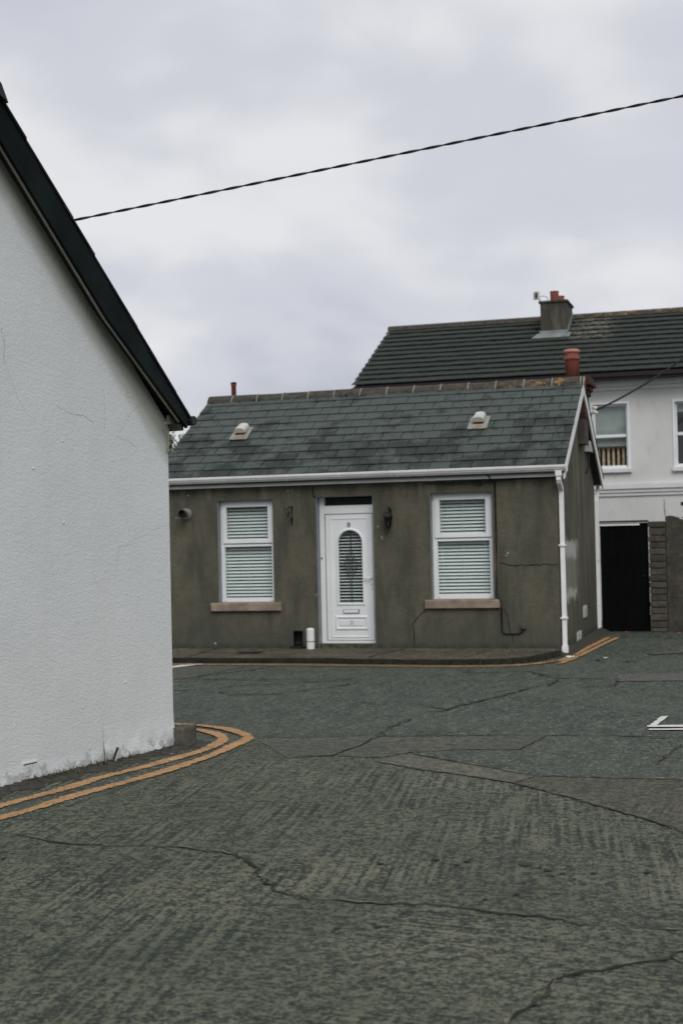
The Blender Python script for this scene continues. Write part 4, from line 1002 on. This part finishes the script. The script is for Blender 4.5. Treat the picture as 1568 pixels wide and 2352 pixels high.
# lumpy render foot and flare at the corner
def lumpy(mb, x0, x1, y, z0, z1, nx, nz, amp, taper=True):
    idx = {}
    for j in range(nz+1):
        for i in range(nx+1):
            x = x0+(x1-x0)*i/nx; z = z0+(z1-z0)*j/nz; d = 0 if j == nz else amp*(1-j/nz)**1.3*random.uniform(0.15, 1.0)
            idx[i, j] = len(mb.v); mb.v.append((x, y-d-0.002, z+(random.uniform(-0.02, 0.02) if 0 < j < nz else 0)))
    for j in range(nz):
        for i in range(nx): mb.f.append((idx[i, j], idx[i+1, j], idx[i+1, j+1], idx[i, j+1]))
mb = MB(); lumpy(mb, 1.2, S1, 0, -0.01, 0.30, 26, 7, 0.035); mb.build('render_foot', 'white_render', wh, smooth=True)
mb = MB(); lumpy(mb, -0.6, 1.2, 0, -0.01, 0.14, 40, 4, 0.022); mb.build('render_foot', 'white_render', wh, smooth=True)
# dirt wedge along the foot of the wall
mb = MB(); n = 70; idx = []
for i in range(n+1):
    s = -0.8+(S1+0.35+0.8)*i/n; wv = 0.20+0.05*math.sin(i*0.7)+random.uniform(-0.025, 0.025)
    idx.append(len(mb.v)); mb.v += [(s, 0.01, 0.022+random.uniform(0, 0.02)), (s, -0.045, 0.018+random.uniform(0, 0.015)), (s, -wv, 0.0065)]
for a, b in zip(idx[:-1], idx[1:]):
    for j in range(2): mb.f.append((a+j, a+j+1, b+j+1, b+j))
tag(mb.build('foot_dirt', 'dirt', wh), kind='stuff')
# soffit + boards + tiles on both slopes
def slope(s, base): return base-(abs(s-SR))*0.82
OV = 0.125
for sgn in (1, -1):
    def X(s): return SR+sgn*(s-SR)
    e = S1+0.165
    F_ = lambda s, o=0.0: 4.700-0.915*(s-SR)+o
    poly = lambda y, o0, o1, e0: [(X(SR), y, F_(SR, o0)), (X(e0), y, F_(e0, o0)), (X(e0), y, F_(e0, o1)), (X(SR), y, F_(SR, o1))]
    B_ = lambda s, o=0.0: (F_(s) if s <= 1.15 else F_(1.15)+(2.70-F_(1.15))*(s-1.15)/(2.235-1.15))+o      # foot of the board flattens to the eaves
    def band(y, o0, o1, e0, straight=False):
        pts = [(X(SR), y, B_(SR, o0)), (X(1.15), y, B_(1.15, o0)), (X(e0), y, B_(e0, o0))]
        if straight: return pts+[(X(e0), y, F_(e0, o1)), (X(SR), y, F_(SR, o1))]
        return pts+[(X(e0), y, B_(e0, o1)), (X(1.15), y, B_(1.15, o1)), (X(SR), y, B_(SR, o1))]
    MB().prism(band(-0.125, 0.08, 0.308, 2.235, True), (0, -0.022, 0)).build('bargeboard', 'black_green_gloss', wh)
    MB().prism(band(-0.125, 0.0, 0.076, 2.235), (0, -0.030, 0)).build('barge_trim', 'black_green_gloss', wh)
    MB().prism(band(-0.0005, 0.09, 0.12, S1-0.05), (0, -0.124, 0)).build('verge_soffit', 'timber_dark', wh)
    MB().prism(band(-0.105, -0.007, 0.03, 2.16), (0, -0.019, 0)).build('verge_bead', 'soffit_cream', wh)
    MB().prism([(X(S1-0.03), -0.008, 2.735), (X(2.225), -0.008, 2.735), (X(2.225), -0.008, 2.765), (X(S1-0.03), -0.008, 2.81)], (0, -0.03, 0)).build('eaves_infill', 'soffit_cream', wh)
    MB().prism([(X(SR), -0.12, F_(SR, 0.25)), (X(2.25), -0.12, F_(2.25, 0.25)), (X(2.25), -0.12, F_(2.25, 0.306)), (X(SR), -0.12, F_(SR, 0.306))], (0, LEN+0.2, 0)).build('roof_deck', 'dark_slate', wh)
    s = e-0.015
    while s > SR:                                          # slate courses, stepped at the verge
        s2 = max(s-0.36, SR); jit = random.uniform(-0.003, 0.003)
        b0, b1 = F_(s, 0.318+jit), F_(s2, 0.308+jit); yv = -0.160+random.uniform(-0.006, 0.006)
        MB().prism([(X(s), yv, b0), (X(s), yv, b0+0.02), (X(s2), yv, b1+0.02), (X(s2), yv, b1)], (0, LEN+0.29, 0)).build('slate_course', 'dark_slate', wh)
        s -= random.uniform(0.24, 0.30)
    MB().prism([(X(S1), -0.12, 2.680), (X(2.225), -0.12, 2.680), (X(2.225), -0.12, 2.733), (X(S1), -0.12, 2.733)], (0, LEN, 0)).build('eaves_soffit', 'timber_dark', wh)
    MB().tube([(X(e-0.02), -0.175, F_(e, 0.345)), (X(e-0.02), LEN, F_(e, 0.345))], 0.042, 10).build('gutter', 'black_plastic', wh)
f = lambda s, o: F_(s, o+0.01)
k = 0
yy_ = -0.18
while yy_ < LEN:
    MB().prism([(SR-0.17, yy_, f(SR, 0.17)), (SR-0.10, yy_, f(SR, 0.29)), (SR, yy_, f(SR, 0.36)), (SR+0.10, yy_, f(SR, 0.29)), (SR+0.17, yy_, f(SR, 0.17)), (SR, yy_, f(SR, 0.24))], (0, 0.445, 0)).build('ridge_tile', 'dark_slate', wh); yy_ += 0.45
MB().tube([(S1-0.03, -0.012, 2.50), (S1-0.02, -0.02, 2.58), (S1-0.05, -0.04, 2.68), (S1-0.12, -0.06, 2.74)], 0.008, 6).build('alarm_wire', 'soffit_cream', wh)
# air brick in the foot of the wall
ax = 0.32; mb = MB()
frame_xz(mb, ax-0.085, ax+0.085, 0.055, 0.155, 0.010, 0.010, 0.010, 0.010, -0.012, 0.0); ab_ = mb.build('air_brick', 'white_render', wh)
MB().box(ax-0.075, ax+0.075, -0.004, -0.0015, 0.065, 0.145).build('brick_back', 'stack_render', ab_)
for q in range(6): MB().box(ax-0.072+q*0.025, ax-0.053+q*0.025, -0.010, -0.004, 0.065, 0.135).build('grille_bar', 'white_render', ab_)

# hairline cracks and nibs in the white render (local s, z)
def hair(pts, wdt=0.003):
    P = fractal([Vector(p) for p in pts], 0.03, 0.006); mb = MB()
    for a_, b_ in zip(P[:-1], P[1:]):
        t = (b_-a_).normalized(); q = Vector((-t.y, t.x))*wdt*random.uniform(0.2, 0.6)
        mb.quad([(v.x, -0.0025, v.y) for v in (a_-q, b_-q, b_+q, a_+q)])
    mb.build('hairline_crack', 'plaster_patch', wh)
hair([(0.72, 2.78), (0.86, 2.74), (1.02, 2.735), (1.15, 2.69)]); hair([(1.28, 2.98), (1.30, 2.80), (1.29, 2.62)], 0.002); hair([(0.10, 3.30), (0.13, 3.18), (0.12, 3.05)], 0.004); hair([(1.45, 2.60), (1.62, 2.56), (1.74, 2.50)], 0.002)
for s_, z_, r_ in ((0.42, 2.30, 0.011), (0.76, 1.90, 0.012), (0.79, 1.885, 0.008), (0.77, 2.52, 0.010), (1.38, 2.40, 0.008), (0.62, 1.52, 0.008), (1.7, 1.3, 0.008), (1.5, 0.62, 0.012), (0.95, 0.48, 0.010)):
    mb = MB(); lump(mb, (0, 0, 0), r_); M = Matrix.Translation((s_, -0.001, z_)) @ Matrix.Rotation(R(90), 4, 'X'); mb.v = [tuple(M @ Vector(v)) for v in mb.v]; mb.build('render_nib', 'white_render', wh, smooth=True)
# corner guard stone
me = bpy.data.meshes.new('guard_stone'); bm = bmesh.new(); bmesh.ops.create_cube(bm, size=1.0)
bmesh.ops.subdivide_edges(bm, edges=bm.edges[:], cuts=5, use_grid_fill=True)
for v in bm.verts:
    c = v.co; v.co = Vector((c.x*0.13, c.y*0.22, c.z*0.185+0.082))
    k = 1-0.28*max(0, c.z)*abs(c.x*2)**2; v.co.x *= k; v.co.y *= 1-0.15*max(0, c.z)*(abs(c.y*2)**2)
    v.co += Vector((random.uniform(-1, 1), random.uniform(-1, 1), random.uniform(-1, 1)))*0.006
    if c.z > 0.4 and c.x > 0.2: v.co.z -= 0.035
bm.to_mesh(me); bm.free(); me.materials.append(MATS['stone'])
for p in me.polygons: p.use_smooth = True
gs = bpy.data.objects.new('guard_stone', me); col.objects.link(gs); gs.location = (-1.90, -9.17, 0.0); gs.rotation_euler = (0, 0, R(-8))
tag(gs, 'squat weathered guard stone at the foot of the white wall corner', 'stone')

# ------------------------------------------------------------------ the big white house behind
bh = root('two_storey_house', (0.5, 11, 0), 'off-white two storey house with dark tiled roof behind the cottage', 'house')
W1 = (-0.365, 0.305, 3.07, 4.335); W2 = (1.225, 1.895, 3.06, 4.325); BY = 8.2; XR = 6.0; XL = -5.05
wall_xz([XL, XR], [0, 4.9], [W1, W2], BY, BY+0.3).build('front_wall', 'offwhite_render', bh)
for xa, xb in ((XL, XL+0.3), (XR-0.3, XR)):
    MB().prism([(xa, BY+0.3, 0), (xa, 13.8, 0), (xa, 13.8, 4.9), (xa, 11, 6.25), (xa, BY+0.3, 4.98), (xa, BY+0.3, 0)][:5], (xb-xa, 0, 0)).build('gable_wall', 'offwhite_render', bh)
MB().box(XL+0.3, XR-0.3, 13.5, 13.8, 0, 4.9).build('back_wall', 'offwhite_render', bh)
MB().box(XL+0.3, XR-0.3, BY+0.3, 13.5, 2.5, 2.6).build('upper_floor', 'room_dark', bh)
MB().box(XL+0.3, XR-0.3, BY+2.6, BY+2.7, 2.6, 5.2).build('partition', 'room_teal', bh)
MB().box(XL+0.3, XR-0.3, BY+0.3, BY+2.6, 5.0, 5.05).build('room_ceiling', 'room_teal', bh)
for (za, zb, pj) in ((2.505, 2.57, 0.03), (2.572, 2.64, 0.055), (2.642, 2.735, 0.085)):
    MB().box(XL-0.02, XR+0.02, BY-pj, BY-0.001, za, zb).build('string_course', 'white_trim', bh)
for (za, zb, pj) in ((4.605, 4.675, 0.04), (4.678, 4.745, 0.075), (4.748, 4.83, 0.12)):
    MB().box(XL-0.02, XR+0.02, BY-pj, BY-0.001, za, zb).build('cornice', 'white_trim', bh)
# roof
EY, EZ2, RY, RZ = 7.86, 4.93, 11.0, 6.50; PB = math.atan2(RZ-EZ2, RY-EY); cb_, sb_ = math.cos(PB), math.sin(PB); SB = (RY-EY)/cb_
mb = MB(); mb.prism([(-5.20, EY, EZ2-0.02), (-5.20, RY, RZ-0.02), (-5.20, 14.14, EZ2-0.02), (-5.20, 14.14, EZ2-0.12), (-5.20, RY, RZ-0.14), (-5.20, EY, EZ2-0.12)], (11.4, 0, 0))
broof = mb.build('roof', 'room_dark', bh)
TW = 0.30; NC = 12; GG = SB/NC
def tile_profile():
    b = MB(); 
    b.box(0.0015, TW-0.0015, 0, GG+0.08, 0.0, 0.018); b.box(TW*0.42, TW*0.58, 0, GG+0.06, 0.017, 0.022); return b
tme = tile_profile().mesh('roof_tile', 'roof_tile')
rest = MB()
for k in range(NC):
    s0 = -0.04+k*GG; y = EY+s0*cb_-0.045*sb_; z = EZ2+s0*sb_+0.045*cb_
    x = -5.24+(TW/2 if k % 2 else 0)
    if k % 2: 
        half = MB().box(0.004, TW/2-0.004, 0, GG+0.08, 0, 0.022).mesh('roof_tile', 'roof_tile'); inst('roof_tile', half, broof, (-5.24, y, z), (PB-0.125, 0, 0))
    while x < 6.2:
        if x < 1.65:
            inst('roof_tile', tme, broof, (x, y+random.uniform(-0.004, 0.004), z+random.uniform(-0.003, 0.003)), (PB-0.125, random.uniform(-0.005, 0.005), 0))
        else:
            M = Matrix.Translation((x, y, z)) @ Matrix.Rotation(PB-0.125, 4, 'X'); rest.box(0.004, TW-0.004, 0, GG+0.08, 0, 0.022, M)
        x += TW
tag(rest.build('far_tiles', 'roof_tile', broof), kind='stuff')
x = -5.25
while x < 6.2:
    prof = [(-0.15, -0.06), (-0.10, 0.03), (0, 0.065), (0.10, 0.03), (0.15, -0.06), (0, 0.02)]
    MB().prism([(x+0.006, RY+p[0], RZ+0.05+p[1]) for p in prof], (0.438, 0, 0)).build('ridge_tile', 'ridge_tile', broof); x += 0.45
MB().prism([(-5.17, EY+0.02, EZ2-0.015), (-5.17, RY, RZ-0.015), (-5.17, RY, RZ-0.17), (-5.17, EY+0.02, EZ2-0.17)], (-0.02, 0, 0)).build('bargeboard', 'timber_dark', bh)
gpf = [(7.82, 4.79), (7.76, 4.80), (7.735, 4.83), (7.735, 4.885), (7.75, 4.885), (7.755, 4.84), (7.77, 4.82), (7.82, 4.805)]
MB().prism([(-5.22, a, b) for a, b in gpf], (11.4, 0, 0)).build('gutter', 'gutter_brown', bh)
MB().box(-5.2, 6.2, 7.82, 7.845, 4.795, 4.92).build('fascia', 'gutter_brown', bh)
MB().box(-5.2, 6.2, 7.845, 8.2, 4.80, 4.815).build('soffit', 'timber_dark', bh)
# chimney
ch = bpy.data.objects.new('chimney_stack', None); col.objects.link(ch); put(ch, bh); WT[ch.name] = Vector((0, 0, 0))
MB().box(-1.63, -1.07, 10.0, 10.95, 5.6, 6.74).build('stack', 'stack_render', ch)
MB().box(-1.665, -1.035, 9.965, 10.985, 6.74, 6.785).build('stack_cap', 'stack_render', ch, bevel=0.008)
MB().prism([(-1.80, 9.80, 5.96), (-1.0, 9.80, 5.96), (-0.98, 9.995, 6.075), (-1.70, 9.995, 6.075)], (0, 0.0, 0.012)).build('flashing', 'lead', ch)
MB().box(-1.655, -1.045, 9.975, 9.998, 6.03, 6.14).build('flashing', 'lead', ch)
MB().prism([(-1.066, 10.0, 6.05), (-1.066, 10.9, 6.50), (-1.066, 10.9, 6.64), (-1.066, 10.0, 6.16)], (0.012, 0, 0)).build('flashing', 'lead', ch)
MB().lathe([(0.092, 0), (0.092, 0.21), (0.097, 0.215), (0.097, 0.235), (0.08, 0.24), (0.08, 0.1)], (-1.355, 10.25, 6.78), 20).build('chimney_pot', 'terracotta', ch, smooth=False)
MB().lathe([(0.085, 0), (0.085, 0.17), (0.09, 0.175), (0.09, 0.19), (0.075, 0.195)], (-1.28, 10.65, 6.78), 20).build('chimney_pot', 'terracotta', ch, smooth=False)
an = root('radio_antenna', (-1.70, 10.0, 6.785), 'small pale box antenna clamped to the rendered chimney stack', 'antenna')
M = Matrix.Translation((-1.70, 9.96, 6.905)) @ Matrix.Rotation(R(-28), 4, 'Z')
MB().box(-0.065, 0.065, -0.03, 0.03, -0.085, 0.085, M).build('housing', 'vent_plastic', an, bevel=0.012)
MB().box(0.0, 0.05, -0.045, -0.03, -0.05, 0.045, M).build('socket', 'black_plastic', an)
MB().tube([(-1.66, 9.98, 6.87), (-1.63, 9.98, 6.80), (-1.62, 9.985, 6.72)], 0.012, 6).build('mount_arm', 'black_iron', an)
MB().tube([(-1.64, 9.98, 6.88), (-1.55, 9.98, 6.89), (-1.48, 10.0, 6.86), (-1.46, 10.02, 6.79)], 0.006, 6).build('lead_wire', 'black_cable', an)
# sash windows
def sash(op, dark):
    win = bpy.data.objects.new('sash_window', None); col.objects.link(win); put(win, bh); WT[win.name] = Vector((0, 0, 0))
    x0, x1, z0, z1 = op; y = BY+0.06; zm = z0+0.635
    mb = MB(); frame_xz(mb, x0-0.045, x1+0.045, z0-0.02, z1+0.045, 0.045, 0.045, 0.02, 0.045, BY-0.02, BY-0.001); mb.build('architrave', 'upvc', win)
    mb = MB(); frame_xz(mb, x0, x1, z0, z1, 0.035, 0.035, 0.045, 0.04, y, y+0.06); mb.build('frame', 'upvc', win, bevel=0.004)
    mb = MB(); mb.box(x0+0.035, x1-0.035, y-0.012, y+0.04, zm-0.03, zm+0.03); mb.build('meeting_rail', 'upvc', win, bevel=0.004)
    MB().box(x0+0.035, x1-0.035, y+0.030, y+0.034, zm+0.03, z1-0.04).build('window_pane', 'glass', win)
    MB().box(x0+0.035, x1-0.035, y+0.040, y+0.044, z0+0.045, zm-0.03).build('window_pane', 'glass', win)
    MB().box(x0-0.07, x1+0.07, BY-0.07, BY-0.021, z0-0.10, z0-0.021).build('window_sill', 'white_trim', win, bevel=0.006)
    if not dark: MB().box(x0+0.01, x1-0.01, y+0.10, y+0.104, zm-0.20, z1-0.02).build('roller_blind', 'roller_blind', win)
    else: MB().box(x0+0.01, x1-0.01, y+0.10, y+0.104, z1-0.19, z1-0.02).build('roller_blind', 'roller_blind', win)
sash(W1, False); sash(W2, True)
cot_bed = root('baby_cot', (0, BY+0.5, 2.6), 'pale wooden slatted cot behind the upstairs window', 'cot')
cy = BY+0.26
for q in range(13): MB().box(-0.62+q*0.098, -0.575+q*0.098, cy, cy+0.02, 2.70, 3.475).build('cot_slat', 'wood_pale', cot_bed)
MB().box(-0.66, 0.66, cy-0.005, cy+0.025, 3.475, 3.535).build('top_rail', 'wood_pale', cot_bed)
MB().box(-0.66, 0.66, cy-0.004, cy+0.024, 2.66, 2.70).build('bottom_rail', 'wood_pale', cot_bed)
for xx in (-0.66, 0.63):
    for dy_ in (0, 0.62): MB().box(xx, xx+0.035, cy+dy_-0.008, cy+dy_+0.03, 2.60, 3.55).build('leg', 'wood_pale', cot_bed)
MB().box(-0.62, 0.62, cy+0.03, cy+0.60, 2.9, 3.02).build('mattress', 'upvc', cot_bed, bevel=0.02)
MB().box(-0.62, 0.62, cy+0.61, cy+0.63, 2.7, 3.5).build('back_panel', 'room_teal', cot_bed)

# ------------------------------------------------------------------ lane end: gate, block pier, rough wall, weed
gt = root('yard_gate', (0.5, 4.6, 0.05), 'tall black solid gate between the cottage and the block pier', 'gate')
for k in range(6): MB().box(0.108+k*0.136, 0.108+k*0.136+0.133, 4.62+0.003*(k % 2), 4.645, 0.07, 1.93).build('gate_board', 'black_gate', gt)
MB().box(0.107, 0.924, 4.6455, 4.65, 0.07, 1.93).build('gate_backing', 'black_gate', gt)
mb = MB(); frame_xz(mb, 0.105, 0.925, 0.06, 1.935, 0.05, 0.05, 0.06, 0.05, 4.651, 4.69); mb.build('gate_frame', 'black_gate', gt)
MB().box(0.106, 0.79, 4.585, 4.618, 1.892, 1.920).build('white_head_rail', 'upvc_gutter', gt)
MB().box(0.103, 0.935, 4.59, 4.66, 1.945, 1.975).build('gate_head', 'black_gate', gt)
MB().lathe([(0.012, 0), (0.02, 0.01), (0.02, 0.02), (0.004, 0.03)], (0.83, 4.60, 1.0), 10).build('gate_knob', 'black_iron', gt)
pier = root('block_pier', (1.08, 4.6, 0.05), 'rough concrete block pier beside the black gate', 'pier')
zs_ = [0.05, 0.122, 0.242, 0.362, 0.472, 0.582, 0.693, 0.803, 0.913, 1.023, 1.143, 1.253, 1.374, 1.484, 1.594, 1.704, 1.84, 1.955]
MB().box(0.955, 1.225, 4.57, 4.78, 0.03, 1.94).build('mortar_core', 'mortar', pier)
for i, (a, b) in enumerate(zip(zs_[:-1], zs_[1:])):
    j = random.uniform(-0.012, 0.012)
    MB().box(0.94+j*0.5, 1.222, 4.545+j, 4.80, a+0.006, b-0.006).build('block', 'block', pier, bevel=0.012)
gw = root('yard_wall', (3.0, 4.65, 0.05), 'old rough rendered yard wall with crumbling top right of the pier', 'wall')
mb = MB(); n = 60; top = []
for i in range(n+1):
    x = 1.235+(6-1.235)*i/n; top.append((x, 4.56, 1.99+0.02*math.sin(i*1.3)+random.uniform(-0.02, 0.02)+(0.03 if i < 3 else 0)))
mb.prism([(6, 4.56, -0.02), (1.235, 4.56, -0.02)][::-1][:0]+[(1.235, 4.56, -0.02)]+top+[(6, 4.56, -0.02)], (0, 0.24, 0)); mb.build('wall_body', 'old_wall', gw)
mb = MB()
for i in range(40): lump(mb, (random.uniform(1.25, 3.0), 4.60+random.uniform(0, 0.12), 2.0), random.uniform(0.015, 0.045))
tag(mb.build('wall_moss', 'moss', gw), kind='stuff')
rb = root('brick_outhouse', (2.1, 5.4, 0.04), 'red brick outhouse with white barge edge behind the yard wall', 'outbuilding')
MB().prism([(1.62, 5.2, 0.0), (3.2, 5.2, 0.0), (3.2, 5.2, 2.75), (1.62, 5.2, 2.22)], (0, 1.5, 0)).build('wall', 'brick', rb)
MB().prism([(1.50, 5.16, 2.16), (3.3, 5.16, 2.78), (3.3, 5.16, 2.84), (1.50, 5.16, 2.22)], (0, 0.035, 0)).build('white_edge', 'upvc_gutter', rb)
MB().prism([(1.46, 5.12, 2.225), (3.34, 5.12, 2.85), (3.34, 5.12, 2.90), (1.46, 5.12, 2.275)], (0, 1.66, 0)).build('roof', 'dark_slate', rb)
wd = root('wall_weed', (1.225, 4.64, 1.98), 'single thin weed growing from the top of the yard wall', 'weed')
MB().tube([(1.225, 4.64, 1.96), (1.222, 4.64, 2.10), (1.215, 4.635, 2.22), (1.21, 4.63, 2.31)], [0.005, 0.004, 0.003, 0.002], 5).build('stem', 'weed', wd)
mb = MB()
for i in range(46):
    z = random.uniform(2.05, 2.32); a = random.uniform(0, 6.3); l = random.uniform(0.015, 0.035); c = Vector((1.22-0.02*(z-2), 4.637, z)); d = Vector((math.cos(a), math.sin(a), random.uniform(0.1, 0.7)))*l; q = Vector((-math.sin(a), math.cos(a), 0))*l*0.35
    mb.quad([c, c+d*0.5+q, c+d, c+d*0.5-q])
mb.build('leaves', 'leaf', wd, fix=False)

# ------------------------------------------------------------------ overhead cables (two twisted cores)
def cable(name, A, B, sag, r, turns, label, n=360):
    A, B = Vector(A), Vector(B); t = (B-A).normalized(); u = t.cross(Vector((0, 0, 1))).normalized(); v = u.cross(t)
    o = root(name, A, label, 'cable')
    for ph in (0, math.pi):
        pts = []
        for k in range(n+1):
            f_ = k/n; p = A.lerp(B, f_)+Vector((0, 0, -4*sag*f_*(1-f_))); a = ph+turns*2*math.pi*f_
            pts.append(p+u*math.cos(a)*r*0.95+v*math.sin(a)*r*0.95)
        MB().tube(pts, r, 6).build('cable_core', 'black_cable', o, smooth=True)
    return o
def at(x, y, t): return CAM+ray(x, y)*t
Lp, Rp = at(168, 505, 13.2), at(1568, 217, 12.6)
dirv = (Rp-Lp)
cable('overhead_cable', Lp-dirv*0.22, Rp+dirv*0.9, 0.012, 0.0068, 29, 'long twisted black service cable crossing the sky above the cottage', 700)
mid_l = Lp-dirv*0.22
sm_ = root('service_mast', (mid_l.x, mid_l.y, 3.0), 'thin dark service mast on the white house behind its roof', 'mast')
MB().tube([(mid_l.x, mid_l.y, 2.6), (mid_l.x, mid_l.y, mid_l.z+0.15)], 0.025, 8).build('mast_tube', 'black_iron', sm_)
MB().lathe([(0.02, 0), (0.04, 0.01), (0.04, 0.05), (0.02, 0.06)], (mid_l.x, mid_l.y, mid_l.z-0.03), 10).build('insulator', 'ceramic', sm_)
ins = Vector((0.215, 3.35, 3.80))
B2 = at(1568, 800, 24.0); B2e = ins+(B2-ins)*1.8
cable('service_cable', ins+Vector((0.03, -0.02, 0)), B2e, 0.16, 0.0105, 26, 'twisted black cable rising from the insulator on the cottage gable', 300)
iz = root('insulator', ins, 'white porcelain insulator on the cottage gable bargeboard', 'insulator')
MB().lathe([(0.03, -0.06), (0.055, -0.05), (0.055, -0.02), (0.032, -0.005), (0.032, 0.015), (0.05, 0.03), (0.045, 0.06), (0.02, 0.07)], ins, 14).build('insulator_body', 'ceramic', iz)
MB().tube([ins+Vector((0, 0, -0.02)), ins+Vector((-0.05, 0, -0.05)), ins+Vector((-0.06, 0, -0.10))], 0.012, 6).build('pin', 'black_iron', iz)

# ------------------------------------------------------------------ tree behind the cottage's far end
tree = root('garden_tree', (-10.1, 9.5, 0.05), 'pale green leafy tree showing between the white wall and the cottage roof', 'tree')
mb = MB(); mb.tube([(-10.1, 9.5, 0), (-10.05, 9.5, 1.0), (-10.15, 9.45, 2.0), (-10.0, 9.5, 3.0)], [0.14, 0.11, 0.09, 0.05], 8)
for i in range(9):
    a = i*0.7; h = 1.2+0.2*i; mb.tube([(-10.1, 9.5, h), (-10.1+0.5*math.cos(a), 9.5+0.5*math.sin(a), h+0.5), (-10.1+1.0*math.cos(a), 9.5+1.0*math.sin(a), h+0.8)], [0.04, 0.028, 0.012], 6)
mb.build('trunk', 'bark', tree)
mb = MB(); clumps = [(Vector((-10.1+random.gauss(0, 0.75), 9.5+random.gauss(0, 0.75), random.uniform(1.5, 4.25))), random.uniform(0.25, 0.5)) for i in range(55)]
for i in range(15000):
    c, r = random.choice(clumps); d = Vector((random.gauss(0, 1), random.gauss(0, 1), random.gauss(0, 1))).normalized()*r*random.uniform(0.5, 1.0); p = c+d
    if p.z > 4.55: continue
    a = Vector((random.gauss(0, 1), random.gauss(0, 1), random.gauss(0, 1))).normalized(); b = a.cross(Vector((random.gauss(0, 1), random.gauss(0, 1), 1))).normalized(); l = random.uniform(0.03, 0.055)
    mb.quad([p, p+a*l+b*l*0.5, p+a*l*2, p+a*l-b*l*0.5])
mb.build('crown', 'leaf', tree, fix=False)

# ------------------------------------------------------------------ weeds in the gutter line, litter
def tufts(name, spots, label):
    mb = MB()
    for (x, y, z, r, n) in spots:
        for i in range(n):
            a = random.uniform(0, 6.3); q = random.uniform(0, r); c = Vector((x+q*math.cos(a), y+q*math.sin(a)*0.5, z)); h = random.uniform(0.02, 0.07)
            d = Vector((random.gauss(0, 0.5), random.gauss(0, 0.5), 1)).normalized()*h; s = Vector((math.cos(a+1), math.sin(a+1), 0))*0.005
            mb.quad([c-s, c+s, c+d])
    o = mb.build(name, 'weed', None, fix=False); tag(o, label, 'weeds', kind='stuff')
sp = []
for i in range(26):
    k = random.randint(8, len(KP)-4); p = KP[k]; sp.append((p.x+random.uniform(-.1, .1), p.y-0.03, 0.004, 0.08, 14))
for px, py in ((855, 1526), (1080, 1546), (1265, 1524), (1370, 1520), (1290, 1510), (1440, 1522), (1310, 1512)):
    g = ground(px, py); sp.append((g[0], g[1], gz(*g)+0.004, 0.16, 40))
tufts('kerb_weeds', sp, 'short weeds growing along the kerb and gutter line')
wl = Vector((0.193, 0.981)); nn = Vector((0.981, -0.193)); A0 = Vector((-2.365, -11.38))
sp = []
for i in range(40):
    p = A0+wl*random.uniform(0.2, 2.15)+nn*random.uniform(0.02, 0.07); sp.append((p.x, p.y, 0.015, 0.05, 9))
tufts('wall_foot_weeds', sp, 'low weeds in the dirt at the foot of the white wall')
def scrap(name, px, py, s, mat, label, cat, group, up_=0.014):
    c = Vector(ground(px, py)); n = 7; z0 = gz(*c)+up_; a0 = random.uniform(0, 6)
    top_ = [(c.x+s*random.uniform(.6, 1.1)*math.cos(a0+2*math.pi*j/n), c.y+s*random.uniform(.5, 1.0)*math.sin(a0+2*math.pi*j/n), z0+random.uniform(0.0, 0.35*s)) for j in range(n)]
    mb = MB(); mb.prism(top_, (0, 0, 0.003)); o = mb.build(name, mat); tag(o, label, cat, group)
for px, py, s in ((842, 1526, 0.07), (1310, 1514, 0.07)): scrap('paper_scrap', px, py, s, 'paper', 'crumpled white paper scrap in the gutter by the kerb', 'litter', 'paper scraps by the kerb')
scrap('paper_scrap', 1390, 1515, 0.05, 'paper', 'small white scrap beside the yellow lines at the cottage corner', 'litter', None)
scrap('plastic_scrap', 1055, 1527, 0.09, 'bluebag', 'pale blue plastic scrap against the kerb below the cottage window', 'litter', None)
for px, py in ((420, 1524), (432, 1525)): scrap('fallen_leaf', px, py, 0.05, 'leaf_orange', 'brown fallen leaf in the gutter beside the kerb', 'leaf', 'leaves in the gutter')
for px, py in ((1505, 1468), (1540, 1467), (1560, 1464), (1438, 1461)): scrap('fallen_leaf', px, py, 0.05, 'leaf_orange', 'brown fallen leaf on the lane before the yard wall', 'leaf', 'leaves before the yard wall')
scrap('fallen_leaf', 1455, 2090, 0.008, 'leaf_orange', 'tiny orange leaf lying alone on the brushed concrete', 'leaf', None)
scrap('plastic_scrap', 1535, 1472, 0.09, 'bluebag', 'pale plastic scrap on the lane near the yard gate', 'litter', None)
# broken slate and stick at the foot of the white wall
p = A0+wl*1.27+nn*0.06
bt = root('wood_splinter', (p.x, p.y, 0.01), 'pale upright splinter leaning against the foot of the white wall', 'debris')
M = Matrix.Translation((p.x, p.y, 0.02)) @ Matrix.Rotation(R(-18), 4, 'X') @ Matrix.Rotation(R(15), 4, 'Y')
MB().box(-0.009, 0.009, -0.006, 0.006, 0, 0.08, M).build('splinter', 'plaster_patch', bt, bevel=0.003)
MB().box(-0.03, -0.013, -0.006, 0.006, 0.01, 0.11, M).build('bark_side', 'timber_dark', bt)
for px, py, s in ((392, 1750, 0.02), (395, 1737, 0.012), (615, 1728, 0.012), (440, 1758, 0.012)):
    scrap('pebble', px, py, s, 'plaster_patch', 'pale chip of render lying beside the yellow lines', 'rubble', 'render chips by the white wall')
scene.render.engine = 'CYCLES'
